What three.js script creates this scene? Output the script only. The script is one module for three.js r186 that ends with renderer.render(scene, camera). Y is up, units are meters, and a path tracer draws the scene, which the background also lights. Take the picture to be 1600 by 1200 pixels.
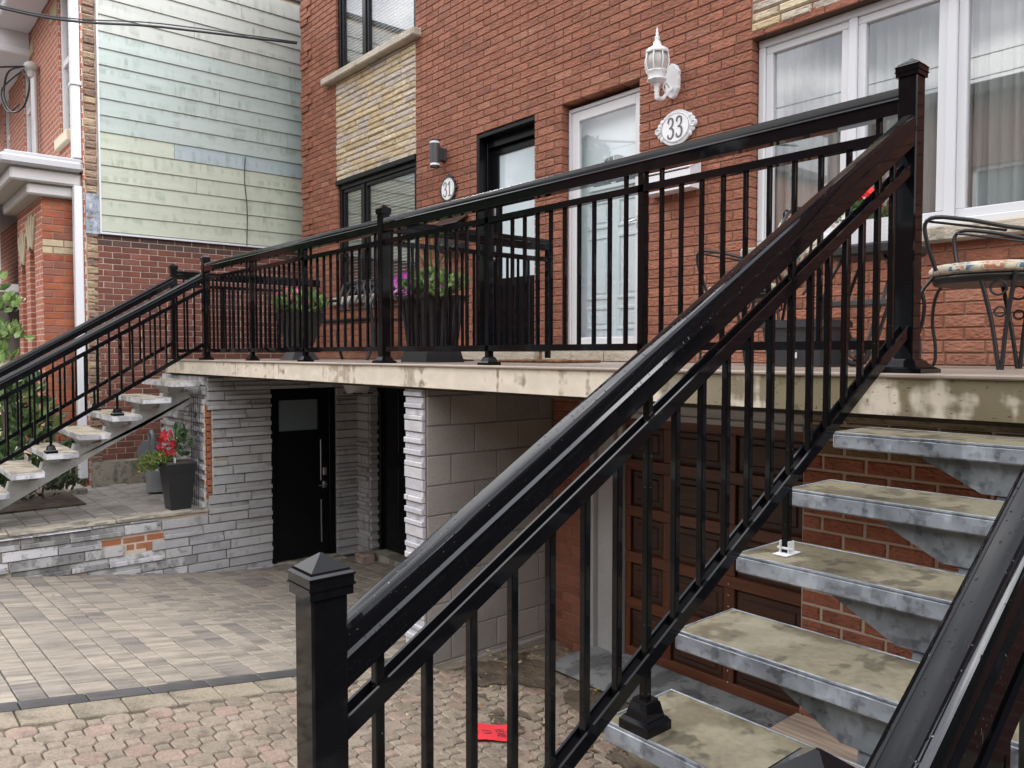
import * as THREE from 'three';
import { mergeGeometries, toCreasedNormals } from 'three/addons/utils/BufferGeometryUtils.js';
import { FontLoader } from 'three/addons/loaders/FontLoader.js';
import { TextGeometry } from 'three/addons/geometries/TextGeometry.js';

// ------------------------------------------------------------------ camera, sky, sun, exposure
const scene = new THREE.Scene();
const camera = new THREE.PerspectiveCamera(52.19, 4 / 3, 0.05, 600);
const YAW = 40.33 * Math.PI / 180, PITCH = 2.244 * Math.PI / 180;
camera.position.set(5.1, 2.1, 4.75);
camera.lookAt(5.1 - Math.cos(YAW) * Math.cos(PITCH), 2.1 - Math.sin(PITCH), 4.75 - Math.sin(YAW) * Math.cos(PITCH));
camera.updateMatrixWorld(true); camera.updateProjectionMatrix();
const renderer = new THREE.WebGLRenderer({ antialias: true });
renderer.setSize(1024, 768);
renderer.toneMapping = THREE.LinearToneMapping;
renderer.toneMappingExposure = 1.62;
renderer.shadowMap.enabled = true;
const sun = new THREE.DirectionalLight(new THREE.Color(1, 0.97, 0.93), 0.8);
sun.position.set(-11, 9.5, 4.2); sun.target.position.set(0, 1, 0);
sun.castShadow = true; sun.shadow.radius = 24; sun.shadow.mapSize.set(2048, 2048);
Object.assign(sun.shadow.camera, { left: -16, right: 16, top: 16, bottom: -16, near: 1, far: 60 });
scene.add(sun, sun.target);

// ------------------------------------------------------------------ small tools
let seed = 12345;
const rnd = () => { seed |= 0; seed = seed + 0x6D2B79F5 | 0; let t = Math.imul(seed ^ seed >>> 15, 1 | seed); t = t + Math.imul(t ^ t >>> 7, 61 | t) ^ t; return ((t ^ t >>> 14) >>> 0) / 4294967296; };
const rr = (a, b) => a + (b - a) * rnd();
const V = (x, y, z) => new THREE.Vector3(x, y, z);
const clamp = (x, a = 0, b = 1) => Math.min(b, Math.max(a, x));
const sm = (a, b, x) => { const t = clamp((x - a) / (b - a)); return t * t * (3 - 2 * t); };
const lerp = (a, b, t) => a + (b - a) * t;
const hsh = (x, y, s) => { let h = Math.imul(x, 374761393) + Math.imul(y, 668265263) + Math.imul(s, 1274126177) | 0; h = Math.imul(h ^ h >>> 13, 1274126177); return ((h ^ h >>> 16) >>> 0) / 4294967296; };
function vn(x, y, px, py, s) {                       // periodic value noise
  const ix = Math.floor(x), iy = Math.floor(y), fx = x - ix, fy = y - iy, ux = fx * fx * (3 - 2 * fx), uy = fy * fy * (3 - 2 * fy);
  const a = (ix % px + px) % px, b = (a + 1) % px, c = (iy % py + py) % py, d = (c + 1) % py;
  return lerp(lerp(hsh(a, c, s), hsh(b, c, s), ux), lerp(hsh(a, d, s), hsh(b, d, s), ux), uy);
}
function fbm(u, v, fx, fy, o, s) { let t = 0, a = .5, n = 0; for (let i = 0; i < o; i++) { t += a * vn(u * fx, v * fy, fx, fy, s + i); n += a; a *= .5; fx *= 2; fy *= 2; } return t / n; }
const s8 = (x) => { x = clamp(x); return Math.round(255 * (x <= .0031308 ? 12.92 * x : 1.055 * Math.pow(x, 1 / 2.4) - .055)); };
function tex(w, h, size, fn, srgb = true, sizeY) {   // fn(u,v) -> linear [r,g,b] or a number; size in metres
  const d = new Uint8Array(w * h * 4);
  for (let j = 0; j < h; j++) for (let i = 0; i < w; i++) {
    const c = fn((i + .5) / w, (j + .5) / h), k = 4 * (j * w + i);
    if (srgb) { d[k] = s8(c[0]); d[k + 1] = s8(c[1]); d[k + 2] = s8(c[2]); } else d[k] = d[k + 1] = d[k + 2] = Math.round(255 * clamp(c));
    d[k + 3] = 255;
  }
  const t = new THREE.DataTexture(d, w, h, THREE.RGBAFormat);
  t.wrapS = t.wrapT = THREE.RepeatWrapping; t.magFilter = THREE.LinearFilter; t.minFilter = THREE.LinearMipmapLinearFilter; t.generateMipmaps = true;
  if (srgb) t.colorSpace = THREE.SRGBColorSpace;
  t.repeat.set(1 / size, 1 / (sizeY || size)); t.needsUpdate = true; return t;
}
const C = (r, g, b) => new THREE.Color().setRGB(r, g, b);
const M = (c, rough, o = {}) => { const m = new THREE.MeshStandardMaterial({ roughness: rough, ...o }); if (c) m.color = Array.isArray(c) ? C(...c) : c; return m; };

const SD = sun.position.clone().normalize();          // the clouds glow around the veiled sun
function skyTexture() {
  const w = 1024, h = 512, d = new Float32Array(w * h * 4);
  for (let j = 0; j < h; j++) for (let i = 0; i < w; i++) {
    const th = (j + .5) / h * Math.PI - Math.PI / 2, ph = (i + .5) / w * 2 * Math.PI, k = 4 * (j * w + i);
    const y = Math.sin(th), x = Math.cos(th) * Math.cos(ph), z = Math.cos(th) * Math.sin(ph), q = 1 / (Math.max(y, 0) + .28);
    const n = fbm(x * q * .19 + 3, z * q * .19 + 7, 16, 16, 6, 40), n2 = fbm(x * q * .07 + 5, z * q * .07 + 2, 16, 16, 4, 60);
    const c = sm(.41, .59, n * .75 + n2 * .25);
    const e = 2.1 * (1 + 1.4 * Math.max(y, 0)) / 2.4, gl = Math.max(0, x * SD.x + y * SD.y + z * SD.z), k0 = lerp(.55, 1.4, c) * e * (.85 + 4.6 * Math.exp(-(1 - gl) / .1)); let r = k0 * lerp(.95, 1, c), g = k0 * lerp(.98, 1, c), b = k0 * lerp(1.07, 1.01, c);
    if (y < 0) { const f = sm(0, -.06, y); r = lerp(r, .33, f); g = lerp(g, .31, f); b = lerp(b, .29, f); }
    d[k] = r; d[k + 1] = g; d[k + 2] = b; d[k + 3] = 1;
  }
  const t = new THREE.DataTexture(d, w, h, THREE.RGBAFormat, THREE.FloatType);
  t.mapping = THREE.EquirectangularReflectionMapping; t.magFilter = THREE.LinearFilter; t.minFilter = THREE.LinearFilter; t.needsUpdate = true; return t;
}
scene.background = skyTexture(); scene.environment = scene.background; scene.environmentIntensity = 1;

// ------------------------------------------------------------------ objects, parts, names
const used = {};
const numbered = (n) => { used[n] = (used[n] ?? -1) + 1; return used[n] ? n + '_' + String(used[n]).padStart(3, '0') : n; };
function thing(name, label, category, base = [0, 0, 0], group) {
  const o = new THREE.Group(); o.name = numbered(name); scene.add(o); o.userData = { label, category }; if (group) o.userData.group = group;
  o.userData.b = base; return o;
}
function struct(name, label) { const o = new THREE.Group(); o.name = numbered(name); scene.add(o); o.userData = { kind: 'structure', label, category: 'ground' }; return o; }
function settle(o) {                                 // move a thing's origin to its base
  const b = o.userData.b; delete o.userData.b; if (!b) return o;
  o.position.set(...b); for (const c of o.children) c.position.sub(o.position); return o;
}
function uvm(g) {                                    // uv in metres by the way a face points
  g.computeVertexNormals === undefined; const p = g.attributes.position, n = g.attributes.normal, uv = new Float32Array(p.count * 2);
  for (let i = 0; i < p.count; i++) {
    const ax = Math.abs(n.getX(i)), ay = Math.abs(n.getY(i)), az = Math.abs(n.getZ(i));
    if (ay >= ax && ay >= az) { uv[2 * i] = p.getX(i); uv[2 * i + 1] = p.getZ(i); } else if (ax >= az) { uv[2 * i] = p.getZ(i); uv[2 * i + 1] = p.getY(i); } else { uv[2 * i] = p.getX(i); uv[2 * i + 1] = p.getY(i); }
  }
  g.setAttribute('uv', new THREE.BufferAttribute(uv, 2)); return g;
}
function mg(list) {
  list = (Array.isArray(list) ? list : [list]).map((g) => {
    const keep = g.userData.keep, q = g.index ? g.toNonIndexed() : g; for (const k of Object.keys(q.attributes)) if (!['position', 'normal', 'uv', 'color'].includes(k)) q.deleteAttribute(k);
    if (!q.attributes.normal) q.computeVertexNormals(); if (!keep) uvm(q); return q;
  });
  return list.length > 1 ? mergeGeometries(list) : list[0];
}
function part(parent, name, geos, mat, label) {
  const m = new THREE.Mesh(mg(geos), mat); m.name = name; m.castShadow = m.receiveShadow = true; parent.add(m); if (label) m.userData.label = label; return m;
}
const solo = (name, label, category, geos, mat, group) => { const m = part(scene, numbered(name), geos, mat); m.userData = { label, category }; if (group) m.userData.group = group; return m; };
const box = (x0, x1, y0, y1, z0, z1) => { const g = new THREE.BoxGeometry(x1 - x0, y1 - y0, z1 - z0); g.translate((x0 + x1) / 2, (y0 + y1) / 2, (z0 + z1) / 2); return g; };
function cbox(x0, x1, y0, y1, z0, z1, b = .006) {    // box with all edges chamfered
  const P = [], c = [[x0, x1], [y0, y1], [z0, z1]], v = (i, j, k, a) => { const s = [i, j, k], o = []; for (let q = 0; q < 3; q++) o.push(c[q][s[q]] + (q === a ? 0 : (s[q] ? -b : b))); return o; };
  const quad = (A, B, D, E) => P.push(A, B, D, A, D, E), cen = [(x0 + x1) / 2, (y0 + y1) / 2, (z0 + z1) / 2];
  const out = (poly) => { const [A, B, D] = poly.map((p) => V(...p)), n = B.clone().sub(A).cross(D.clone().sub(A)), m = A.clone().add(D).multiplyScalar(.5).sub(V(...cen)); if (n.dot(m) < 0) poly.reverse(); return poly; };
  for (let a = 0; a < 3; a++) for (const s of [0, 1]) { const u = (a + 1) % 3, w = (a + 2) % 3, m = (p, q) => { const r = [0, 0, 0]; r[a] = s; r[u] = p; r[w] = q; return v(...r, a); }; quad(...out([m(0, 0), m(1, 0), m(1, 1), m(0, 1)])); }
  for (let a = 0; a < 3; a++) { const u = (a + 1) % 3, w = (a + 2) % 3; for (const p of [0, 1]) for (const q of [0, 1]) { const m = (t, f) => { const r = [0, 0, 0]; r[a] = t; r[u] = p; r[w] = q; return v(...r, f); }; quad(...out([m(0, u), m(1, u), m(1, w), m(0, w)])); } }
  for (const i of [0, 1]) for (const j of [0, 1]) for (const k of [0, 1]) P.push(...out([v(i, j, k, 0), v(i, j, k, 1), v(i, j, k, 2)]));
  const g = new THREE.BufferGeometry(); g.setAttribute('position', new THREE.BufferAttribute(new Float32Array(P.flat()), 3)); g.computeVertexNormals(); return g;
}
// a polygon tile: top face at z = 0 inset by a bevel, body down to -d (18 triangles for a rectangle)
function polyTile(pts, d, b, jit = 0) {
  const n = pts.length, P = [], cx = pts.reduce((s, p) => s + p[0], 0) / n, cy = pts.reduce((s, p) => s + p[1], 0) / n;
  const inn = pts.map(([x, y], i) => { // offset along both edges
    const [px, py] = pts[(i + n - 1) % n], [nx, ny] = pts[(i + 1) % n]; let ax = x - px, ay = y - py, bx = nx - x, by = ny - y; const la = Math.hypot(ax, ay), lb = Math.hypot(bx, by); ax /= la; ay /= la; bx /= lb; by /= lb;
    const n1 = [-ay, ax], n2 = [-by, bx], k = b / (1 + n1[0] * n2[0] + n1[1] * n2[1]); return [x + (n1[0] + n2[0]) * k, y + (n1[1] + n2[1]) * k, jit ? rr(-jit, jit) : 0];
  });
  const o1 = pts.map(([x, y]) => [x, y, -b]), o2 = pts.map(([x, y]) => [x, y, -d]);
  for (let i = 1; i < n - 1; i++) P.push(inn[0], inn[i], inn[i + 1]);
  for (let i = 0; i < n; i++) { const j = (i + 1) % n; P.push(inn[i], o1[i], o1[j], inn[i], o1[j], inn[j], o1[i], o2[i], o2[j], o1[i], o2[j], o1[j]); }
  const g = new THREE.BufferGeometry(); g.setAttribute('position', new THREE.BufferAttribute(new Float32Array(P.flat()), 3)); g.computeVertexNormals(); return g;
}
const rect = (w, h) => [[-w / 2, -h / 2], [w / 2, -h / 2], [w / 2, h / 2], [-w / 2, h / 2]];
const tileCache = {};
function tile(w, h, d, b, va = 0, jit = 0) {
  const k = [Math.round(w * 500), Math.round(h * 500), d, b, va, jit].join(); if (tileCache[k]) return tileCache[k];
  const g = uvm(polyTile(rect(Math.round(w * 500) / 500, Math.round(h * 500) / 500), d, b, jit)), uv = g.attributes.uv, ox = rr(0, 3), oy = rr(0, 3);
  for (let i = 0; i < uv.count; i++) uv.setXY(i, uv.getX(i) + ox, uv.getY(i) + oy);
  return tileCache[k] = g;
}
const basis = (px, py, pz, x, y, n) => { const m = new THREE.Matrix4().makeBasis(x, y, n); m.setPosition(px, py, pz); return m; };
const faceZ = (x, y, z) => basis(x, y, z, V(1, 0, 0), V(0, 1, 0), V(0, 0, 1));
const faceX = (x, y, z) => basis(x, y, z, V(0, 0, -1), V(0, 1, 0), V(1, 0, 0));
// pieces {g, m (matrix), c (tint index), a (area)}: the 300 that show largest become meshes, the rest one part
function lay(parent, name, pcs, tints, base, max = 300) {
  const q = V(0, 0, 0), mats = tints.map((t) => { const m = base.clone(); m.color = C(...t); return m; });
  for (const p of pcs) { q.setFromMatrixPosition(p.m); const dist = q.distanceTo(camera.position); q.project(camera); p.s = (Math.abs(q.x) < 1.04 && Math.abs(q.y) < 1.05 && q.z < 1 && q.z > -1) ? p.a / dist / dist : -dist; }
  pcs.sort((a, b) => b.s - a.s); const rest = [];
  pcs.forEach((p, i) => {
    if (i < max && p.s > 0) { const m = new THREE.Mesh(p.g, mats[p.c]); m.applyMatrix4(p.m); m.name = name; m.castShadow = m.receiveShadow = true; parent.add(m); } else rest.push(p);
  });
  if (rest.length) {
    const gs = rest.map((p) => { const g = p.g.clone().applyMatrix4(p.m), n = g.attributes.position.count, a = new Float32Array(n * 3); for (let i = 0; i < n; i++) a.set(tints[p.c], 3 * i); g.setAttribute('color', new THREE.BufferAttribute(a, 3)); return g; });
    const m = base.clone(); m.color = C(1, 1, 1); m.vertexColors = true; const o = new THREE.Mesh(mergeGeometries(gs), m); o.name = name; o.userData.kind = 'stuff'; o.castShadow = o.receiveShadow = true; parent.add(o);
  }
}
// running-bond courses over [x0,x1]x[y0,y1] in wall coordinates; holes are [x0,x1,y0,y1]; cb({x,y,w,h,row}) per piece
function courses(x0, x1, y0, y1, ch, L, j, holes, cb, o = {}) {
  let row = 0;
  for (let y = y0; y < y1 - .012; y += ch, row++) {
    const h = Math.min(ch, y1 - y) - j, yc = y + (h + j) / 2, sp = o.span ? o.span(row) : [x0, x1]; let segs = [sp];
    for (const H of holes) if (yc > H[2] && yc < H[3]) { const n = []; for (const [a, b] of segs) { if (H[1] <= a || H[0] >= b) n.push([a, b]); else { if (H[0] > a) n.push([a, H[0]]); if (H[1] < b) n.push([H[1], b]); } } segs = n; }
    for (const [a, b] of segs) {
      const cuts = [a]; let x = a + (o.rand ? rr(.3, 1) * L : (row % 2 && !(o.full && a === sp[0]) ? L / 2 : L));
      while (x < b - L * (o.rand ? .35 : .3)) { cuts.push(x); x += o.rand ? rr(.7, 1.4) * L : L; } cuts.push(b);
      for (let i = 0; i < cuts.length - 1; i++) { const w = cuts[i + 1] - cuts[i] - j; if (w > .008) cb({ x: (cuts[i] + cuts[i + 1]) / 2, y: yc - j / 2 + j / 2, w, h, row }); }
    }
  }
}
function slabHoles(x0, x1, y0, y1, holes, depth, pad = 0) {      // a wall body in XY with holes, front face at z = 0
  const s = new THREE.Shape([[x0, y0], [x1, y0], [x1, y1], [x0, y1]].map((p) => new THREE.Vector2(...p)));
  for (const h of holes) s.holes.push(new THREE.Path([[h[0] - pad, h[2] - pad], [h[0] - pad, h[3] + pad], [h[1] + pad, h[3] + pad], [h[1] + pad, h[2] - pad]].map((p) => new THREE.Vector2(...p))));
  const g = new THREE.ExtrudeGeometry(s, { depth, bevelEnabled: false }); g.translate(0, 0, -depth); return g;
}
// a bar of the given profile [[side, up]...] (counter-clockwise) from P to Q
function bar(P, Q, prof, up = V(0, 1, 0), crease = .6) {
  const d = Q.clone().sub(P), L = d.length(); d.normalize(); const s = d.clone().cross(up).normalize(), u = s.clone().cross(d).normalize(), n = prof.length, T = [];
  const pt = (p, A) => [A.x + s.x * p[0] + u.x * p[1], A.y + s.y * p[0] + u.y * p[1], A.z + s.z * p[0] + u.z * p[1]];
  for (let i = 0; i < n; i++) { const a = prof[i], b = prof[(i + 1) % n]; T.push(pt(a, P), pt(b, P), pt(b, Q), pt(a, P), pt(b, Q), pt(a, Q)); }
  const tri = THREE.ShapeUtils.triangulateShape(prof.map((p) => new THREE.Vector2(...p)), []);
  for (const [a, b, c] of tri) T.push(pt(prof[c], P), pt(prof[b], P), pt(prof[a], P), pt(prof[a], Q), pt(prof[b], Q), pt(prof[c], Q));
  for (let i = 0; i < T.length; i += 3) { const t = T[i + 1]; T[i + 1] = T[i + 2]; T[i + 2] = t; }
  let g = new THREE.BufferGeometry(); g.setAttribute('position', new THREE.BufferAttribute(new Float32Array(T.flat()), 3)); g.computeVertexNormals();
  if (crease) g = toCreasedNormals(g, crease); return g;
}
const rod = (P, Q, r, n = 8) => { const pr = []; for (let i = 0; i < n; i++) pr.push([r * Math.cos(i / n * 6.2832), r * Math.sin(i / n * 6.2832)]); const v = Math.abs(Q.y - P.y) > .9 * P.distanceTo(Q); return bar(P, Q, pr, v ? V(0, 0, 1) : V(0, 1, 0), 1); };
const tube = (pts, r, seg = 24, rs = 6, closed = false) => new THREE.TubeGeometry(new THREE.CatmullRomCurve3(pts.map((p) => V(...p)), closed), seg, r, rs, closed);
const lathe = (pts, x, y, z, n = 20) => { const g = new THREE.LatheGeometry(pts.map((p) => new THREE.Vector2(...p)), n); g.translate(x, y, z); return g; };
const frust = (w0, d0, w1, d1, h) => { // square frustum, base centre at origin
  const a = w0 / 2, b = d0 / 2, c = w1 / 2, e = d1 / 2, q = [[-a, 0, -b], [a, 0, -b], [a, 0, b], [-a, 0, b]], t = [[-c, h, -e], [c, h, -e], [c, h, e], [-c, h, e]], P = [];
  for (let i = 0; i < 4; i++) { const j = (i + 1) % 4; P.push(q[i], t[j], q[j], q[i], t[i], t[j]); } P.push(t[0], t[2], t[1], t[0], t[3], t[2], q[0], q[1], q[2], q[0], q[2], q[3]);
  const g = new THREE.BufferGeometry(); g.setAttribute('position', new THREE.BufferAttribute(new Float32Array(P.flat()), 3)); g.computeVertexNormals(); return g;
};
const at = (g, x, y, z) => { g.translate(x, y, z); return g; };

// ------------------------------------------------------------------ materials
const TX = {};
const speck = (u, v, f, s, t) => sm(t, t + .12, vn(u * f, v * f, f, f, s));
TX.brick = tex(512, 512, 1, (u, v) => { const n = fbm(u, v, 9, 11, 6, 1), f = fbm(u, v, 60, 90, 3, 9), w = sm(.62, .8, fbm(u, v, 5, 7, 4, 30)); const k = .62 + .5 * n + .25 * (f - .5); return [k + w * .12, k * .98 + w * .14, k * .95 + w * .15].map((x) => x * .82); });
TX.brickB = tex(512, 512, 1, (u, v) => { const a = fbm(u, v, 44, 80, 4, 3), b = fbm(u, v, 26, 34, 4, 5); return clamp(.15 + .75 * sm(.25, .75, a * .7 + b * .3)); }, false);
TX.rock = tex(512, 512, .5, (u, v) => { const a = fbm(u, v, 16, 26, 5, 13), b = 1 - Math.abs(2 * fbm(u, v, 12, 22, 4, 23) - 1); return clamp(.5 * a + .5 * b); }, false);
TX.stone = tex(512, 512, 1.2, (u, v) => { const n = fbm(u, v, 5, 7, 6, 51), st = sm(.58, .75, fbm(u, v, 14, 6, 4, 57)), f = fbm(u, v, 90, 90, 2, 59); const k = (.74 + .36 * (n - .5) + .14 * (f - .5)) * (1 - .28 * st); return [k, k * .99, k * .985]; });
TX.dirty = tex(512, 512, 1.1, (u, v) => { const n = fbm(u, v, 6, 8, 6, 61), d = sm(.5, .68, fbm(u, v, 9, 5, 5, 67)), c = sm(.66, .7, fbm(u, v, 30, 24, 3, 69)); const k = (.85 + .3 * (n - .5)) * (1 - .45 * d) * (1 - .35 * c); return [k, k * .985, k * .96]; });
TX.fine = tex(512, 512, .4, (u, v) => clamp(fbm(u, v, 24, 24, 5, 71)), false);
TX.block = tex(512, 512, .8, (u, v) => { const n = fbm(u, v, 4, 4, 5, 81), f = fbm(u, v, 128, 128, 2, 85); const k = .78 + .22 * (n - .5) + .22 * (f - .5); return [k, k * .985, k * .97]; });
TX.slab = tex(2048, 256, 9.6, (u, v) => { // slab edge: cream limewash, streaks, olive moss patches, pits
  const X = u * 9.6, r = sm(6.1, 8.0, X), n = fbm(u, v, 90, 2, 5, 91), str = fbm(u, v, 260, 1, 4, 93), p = fbm(u, v, 34, 1, 5, 95);
  const moss = sm(.545 - .21 * r, .64 - .17 * r, p * .5 + str * .28 + n * .22 + .05 * (v - .5)) * (.6 + .4 * r), dark = sm(.66, .74, str * .45 + n * .55), pit = sm(.9, .95, vn(u * 1000, v * 15, 1000, 15, 97)) * r;
  let c = [.66, .59, .48].map((x) => x * (.8 + .35 * n)); c = c.map((x, i) => lerp(x, [.125, .1, .042][i], moss * .88)); c = c.map((x) => x * (1 - .45 * dark) * (1 - .7 * pit)); return c;
}, true, 1.2);
TX.deck = tex(512, 512, 2, (u, v) => { const n = fbm(u, v, 5, 5, 6, 101), k = .5 + .5 * n; return [k, k * .93, k * .86]; });
TX.tread = tex(512, 512, 1.3, (u, v) => { const n = fbm(u, v, 7, 7, 6, 111), f = fbm(u, v, 100, 100, 2, 113), st = sm(.5, .66, fbm(u, v, 9, 8, 5, 117)), li = sm(.66, .72, fbm(u, v, 5, 6, 5, 119)); const k = .8 + .4 * (n - .5) + .3 * (f - .5); let c = [k, k * .945, k * .8]; c = c.map((x, i) => x * (1 - [.42, .44, .47][i] * st) * (1 - .45 * sm(.6, .7, fbm(u, v, 26, 22, 4, 118)))); return c.map((x, i) => lerp(x, [1, .97, .9][i], li * .6)); });
TX.galv = tex(512, 512, .5, (u, v) => { // spangled zinc: cells with their own tone
  let d1 = 9, id = 0; const G = 14, x = u * G, y = v * G; for (let a = -1; a < 2; a++) for (let b = -1; b < 2; b++) { const ix = Math.floor(x) + a, iy = Math.floor(y) + b, wx = (ix + G) % G, wy = (iy + G) % G, dx = ix + hsh(wx, wy, 1) - x, dy = iy + hsh(wx, wy, 2) - y, d = dx * dx + dy * dy; if (d < d1) { d1 = d; id = hsh(wx, wy, 3); } }
  const n = fbm(u, v, 6, 6, 5, 121), w = sm(.55, .75, fbm(u, v, 12, 5, 4, 125)); const sp = sm(.5, .7, fbm(u, v, 22, 22, 4, 127)), k = .56 + .16 * (id - .5) + .6 * (n - .5) + .25 * w - .2 * sp; return [k * .96, k * 1, k * 1.06];
});
TX.wood = tex(512, 512, .9, (u, v) => { const g = fbm(u, v, 3, 60, 5, 131), w = fbm(u, v, 4, 16, 4, 135), k = .55 + .5 * sm(.3, .7, g) * .7 + .3 * (w - .5); return [k, k * .9, k * .84]; });
TX.woodV = tex(512, 512, .9, (u, v) => { const g = fbm(u, v, 60, 3, 5, 131), w = fbm(u, v, 16, 4, 4, 135), k = .55 + .5 * sm(.3, .7, g) * .7 + .3 * (w - .5); return [k, k * .9, k * .84]; });
TX.siding = tex(1024, 512, 3, (u, v) => { // mildew runs on painted boards
  const n = fbm(u, v, 6, 12, 5, 141), runs = sm(.4, .85, fbm(u, v, 64, 3, 4, 143)) * sm(.36, .7, fbm(u, v, 7, 9, 5, 147)), k = .9 + .16 * (n - .5); return [k * (1 - .34 * runs), k * (1 - .3 * runs), k * (1 - .36 * runs)];
}, true, .62);
TX.paver = tex(512, 512, .9, (u, v) => { const b = fbm(u, v, 24, 4, 5, 151), n = fbm(u, v, 9, 9, 5, 153), f = fbm(u, v, 120, 120, 2, 157); const k = .72 + .75 * (b - .5) + .25 * (n - .5) + .2 * (f - .5); return [k, k * .97, k * .92]; });
TX.cobble = tex(512, 512, .9, (u, v) => { const n = fbm(u, v, 7, 7, 6, 161), f = fbm(u, v, 110, 110, 2, 165), d = sm(.55, .7, fbm(u, v, 6, 6, 5, 168)); const k = (.78 + .45 * (n - .5) + .4 * (f - .5)) * (1 - .25 * d); return [k, k * .96, k * .9]; });
TX.soil = tex(512, 512, 1, (u, v) => { const n = fbm(u, v, 12, 12, 6, 171); const k = .5 + .9 * (n - .5); return [k, k * .9, k * .78]; });
TX.bond = tex(512, 512, .86, (u, v) => { // brick courses for faces too slanted to show single bricks
  const row = Math.floor(v * 12), y = v * 12 - row, x = u * 4 + (row % 2) * .5, c = Math.floor(x), fx = x - c, m = y < .14 || fx < .045; const t = hsh((c + 4) % 4, row, 7), n = fbm(u, v, 30, 30, 4, 175); return m ? [.55, .5, .42] : [.3 + .1 * t + .08 * n, .105 + .04 * t, .06 + .03 * t];
}, true, .9);
TX.cush = tex(512, 512, .26, (u, v) => { // printed cushion cloth: scrolling flowers on cream
  let c = [.72, .66, .52]; const put = (r, k) => { c = c.map((x, i) => lerp(x, r[i], k)); };
  for (const [a, b, R, col, p] of [[.25, .25, .17, [.45, .1, .08], 6], [.75, .75, .17, [.12, .2, .3], 5], [.75, .22, .12, [.12, .22, .2], 8], [.25, .77, .13, [.5, .2, .12], 5]]) { const dx = u - a, dy = v - b, d = Math.hypot(dx, dy), q = R * (1 + .22 * Math.cos(p * Math.atan2(dy, dx))); put(col, sm(.05, .025, Math.abs(d - q))); put([.55, .2, .12], sm(.55 * q, .48 * q, d) * .85); put([.2, .28, .16], sm(.012, .004, Math.abs(d - q * 1.45)) * .8); }
  return c.map((x) => x * .85);
});
TX.rub = tex(256, 256, .3, (u, v) => .35 + .5 * fbm(u, v, 5, 5, 5, 181), false);
TX.scuff = tex(512, 512, .5, (u, v) => { const s = sm(.78, .82, fbm(u, v, 40, 40, 4, 191)), k = .005 + .22 * s; return [k, k, k * 1.03]; });
const std = (map, rough, o = {}) => new THREE.MeshStandardMaterial({ map, roughness: rough, ...o });
const MB = {
  brick: std(TX.brick, .88, { bumpMap: TX.brickB, bumpScale: .006 }), brickOld: std(TX.brick, .9, { bumpMap: TX.fine, bumpScale: .003 }), rock: std(TX.brick, .9, { bumpMap: TX.rock, bumpScale: .026 }),
  split: std(TX.stone, .9, { bumpMap: TX.rock, bumpScale: .012 }), stone: std(TX.stone, .8, { bumpMap: TX.fine, bumpScale: .002 }), dirty: std(TX.dirty, .85, { bumpMap: TX.fine, bumpScale: .003 }),
  block: std(TX.block, .92, { bumpMap: TX.fine, bumpScale: .002 }), siding: std(TX.siding, .6), paver: std(TX.paver, .62, { bumpMap: TX.fine, bumpScale: .0015 }), cobble: std(TX.cobble, .8, { bumpMap: TX.fine, bumpScale: .005 }),
};
const mortar = std(TX.block, .95, { color: C(.36, .21, .15), bumpMap: TX.fine, bumpScale: .002 });
const mortarPale = std(TX.block, .95, { color: C(.62, .52, .42), bumpMap: TX.fine, bumpScale: .002 });
const mortarGrey = std(TX.block, .95, { color: C(.2, .195, .19) });
TX.gloss = tex(512, 512, .35, (u, v) => { const s = sm(.55, .75, fbm(u, v, 7, 7, 5, 201)); return .05 + .08 * s; }, false);
TX.drops = tex(512, 512, .35, (u, v) => sm(.9, .99, vn(u * 70, v * 70, 70, 70, 203)), false);
const black = new THREE.MeshPhysicalMaterial({ color: C(.0045, .0045, .0055), roughness: 1, roughnessMap: TX.gloss, ior: 1.5, specularIntensity: .5 });
const blackWet = black.clone(); blackWet.bumpMap = TX.drops; blackWet.bumpScale = .0006;
const blackScuff = new THREE.MeshPhysicalMaterial({ map: TX.scuff, roughness: .12, specularIntensity: .4 });
const blackMatt = M([.014, .014, .015], .5), iron = M([.012, .012, .013], .42), plastic = M([.017, .017, .019], .45), charcoal = M([.035, .035, .04], .5);
const frameBlack = new THREE.MeshPhysicalMaterial({ color: C(.006, .006, .0075), roughness: .25, specularIntensity: .5 });
const white = M([.7, .7, .72], .45), whiteTrim = M([.62, .63, .66], .5), cream = M([.72, .66, .5], .7), fitting = M([.7, .7, .72], .28, { metalness: 1 });
const glass = new THREE.MeshPhysicalMaterial({ color: C(1, 1, 1), roughness: .0, transmission: 1, thickness: 0, ior: 2.2 });
const glassDoor = new THREE.MeshPhysicalMaterial({ color: C(1, 1, 1), roughness: 0, transmission: 1, thickness: 0, ior: 1.75 });
const frosted = new THREE.MeshPhysicalMaterial({ color: C(.66, .76, .8), roughness: .08, clearcoat: 1, clearcoatRoughness: .0 });
const frostDark = new THREE.MeshPhysicalMaterial({ color: C(.15, .19, .2), roughness: .12, clearcoat: .6, clearcoatRoughness: .05 });
const interior = M([.16, .15, .14], .95), curtainM = new THREE.MeshPhysicalMaterial({ color: C(.46, .49, .47), roughness: .95, transmission: .2, thickness: 0 }), blindM = M([.78, .8, .8], .6);
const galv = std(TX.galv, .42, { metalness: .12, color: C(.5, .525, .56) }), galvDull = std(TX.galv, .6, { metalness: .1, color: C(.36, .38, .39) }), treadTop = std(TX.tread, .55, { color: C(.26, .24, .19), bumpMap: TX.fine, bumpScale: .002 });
const stairGrey = std(TX.stone, .8, { color: C(.6, .61, .6) });
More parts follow.
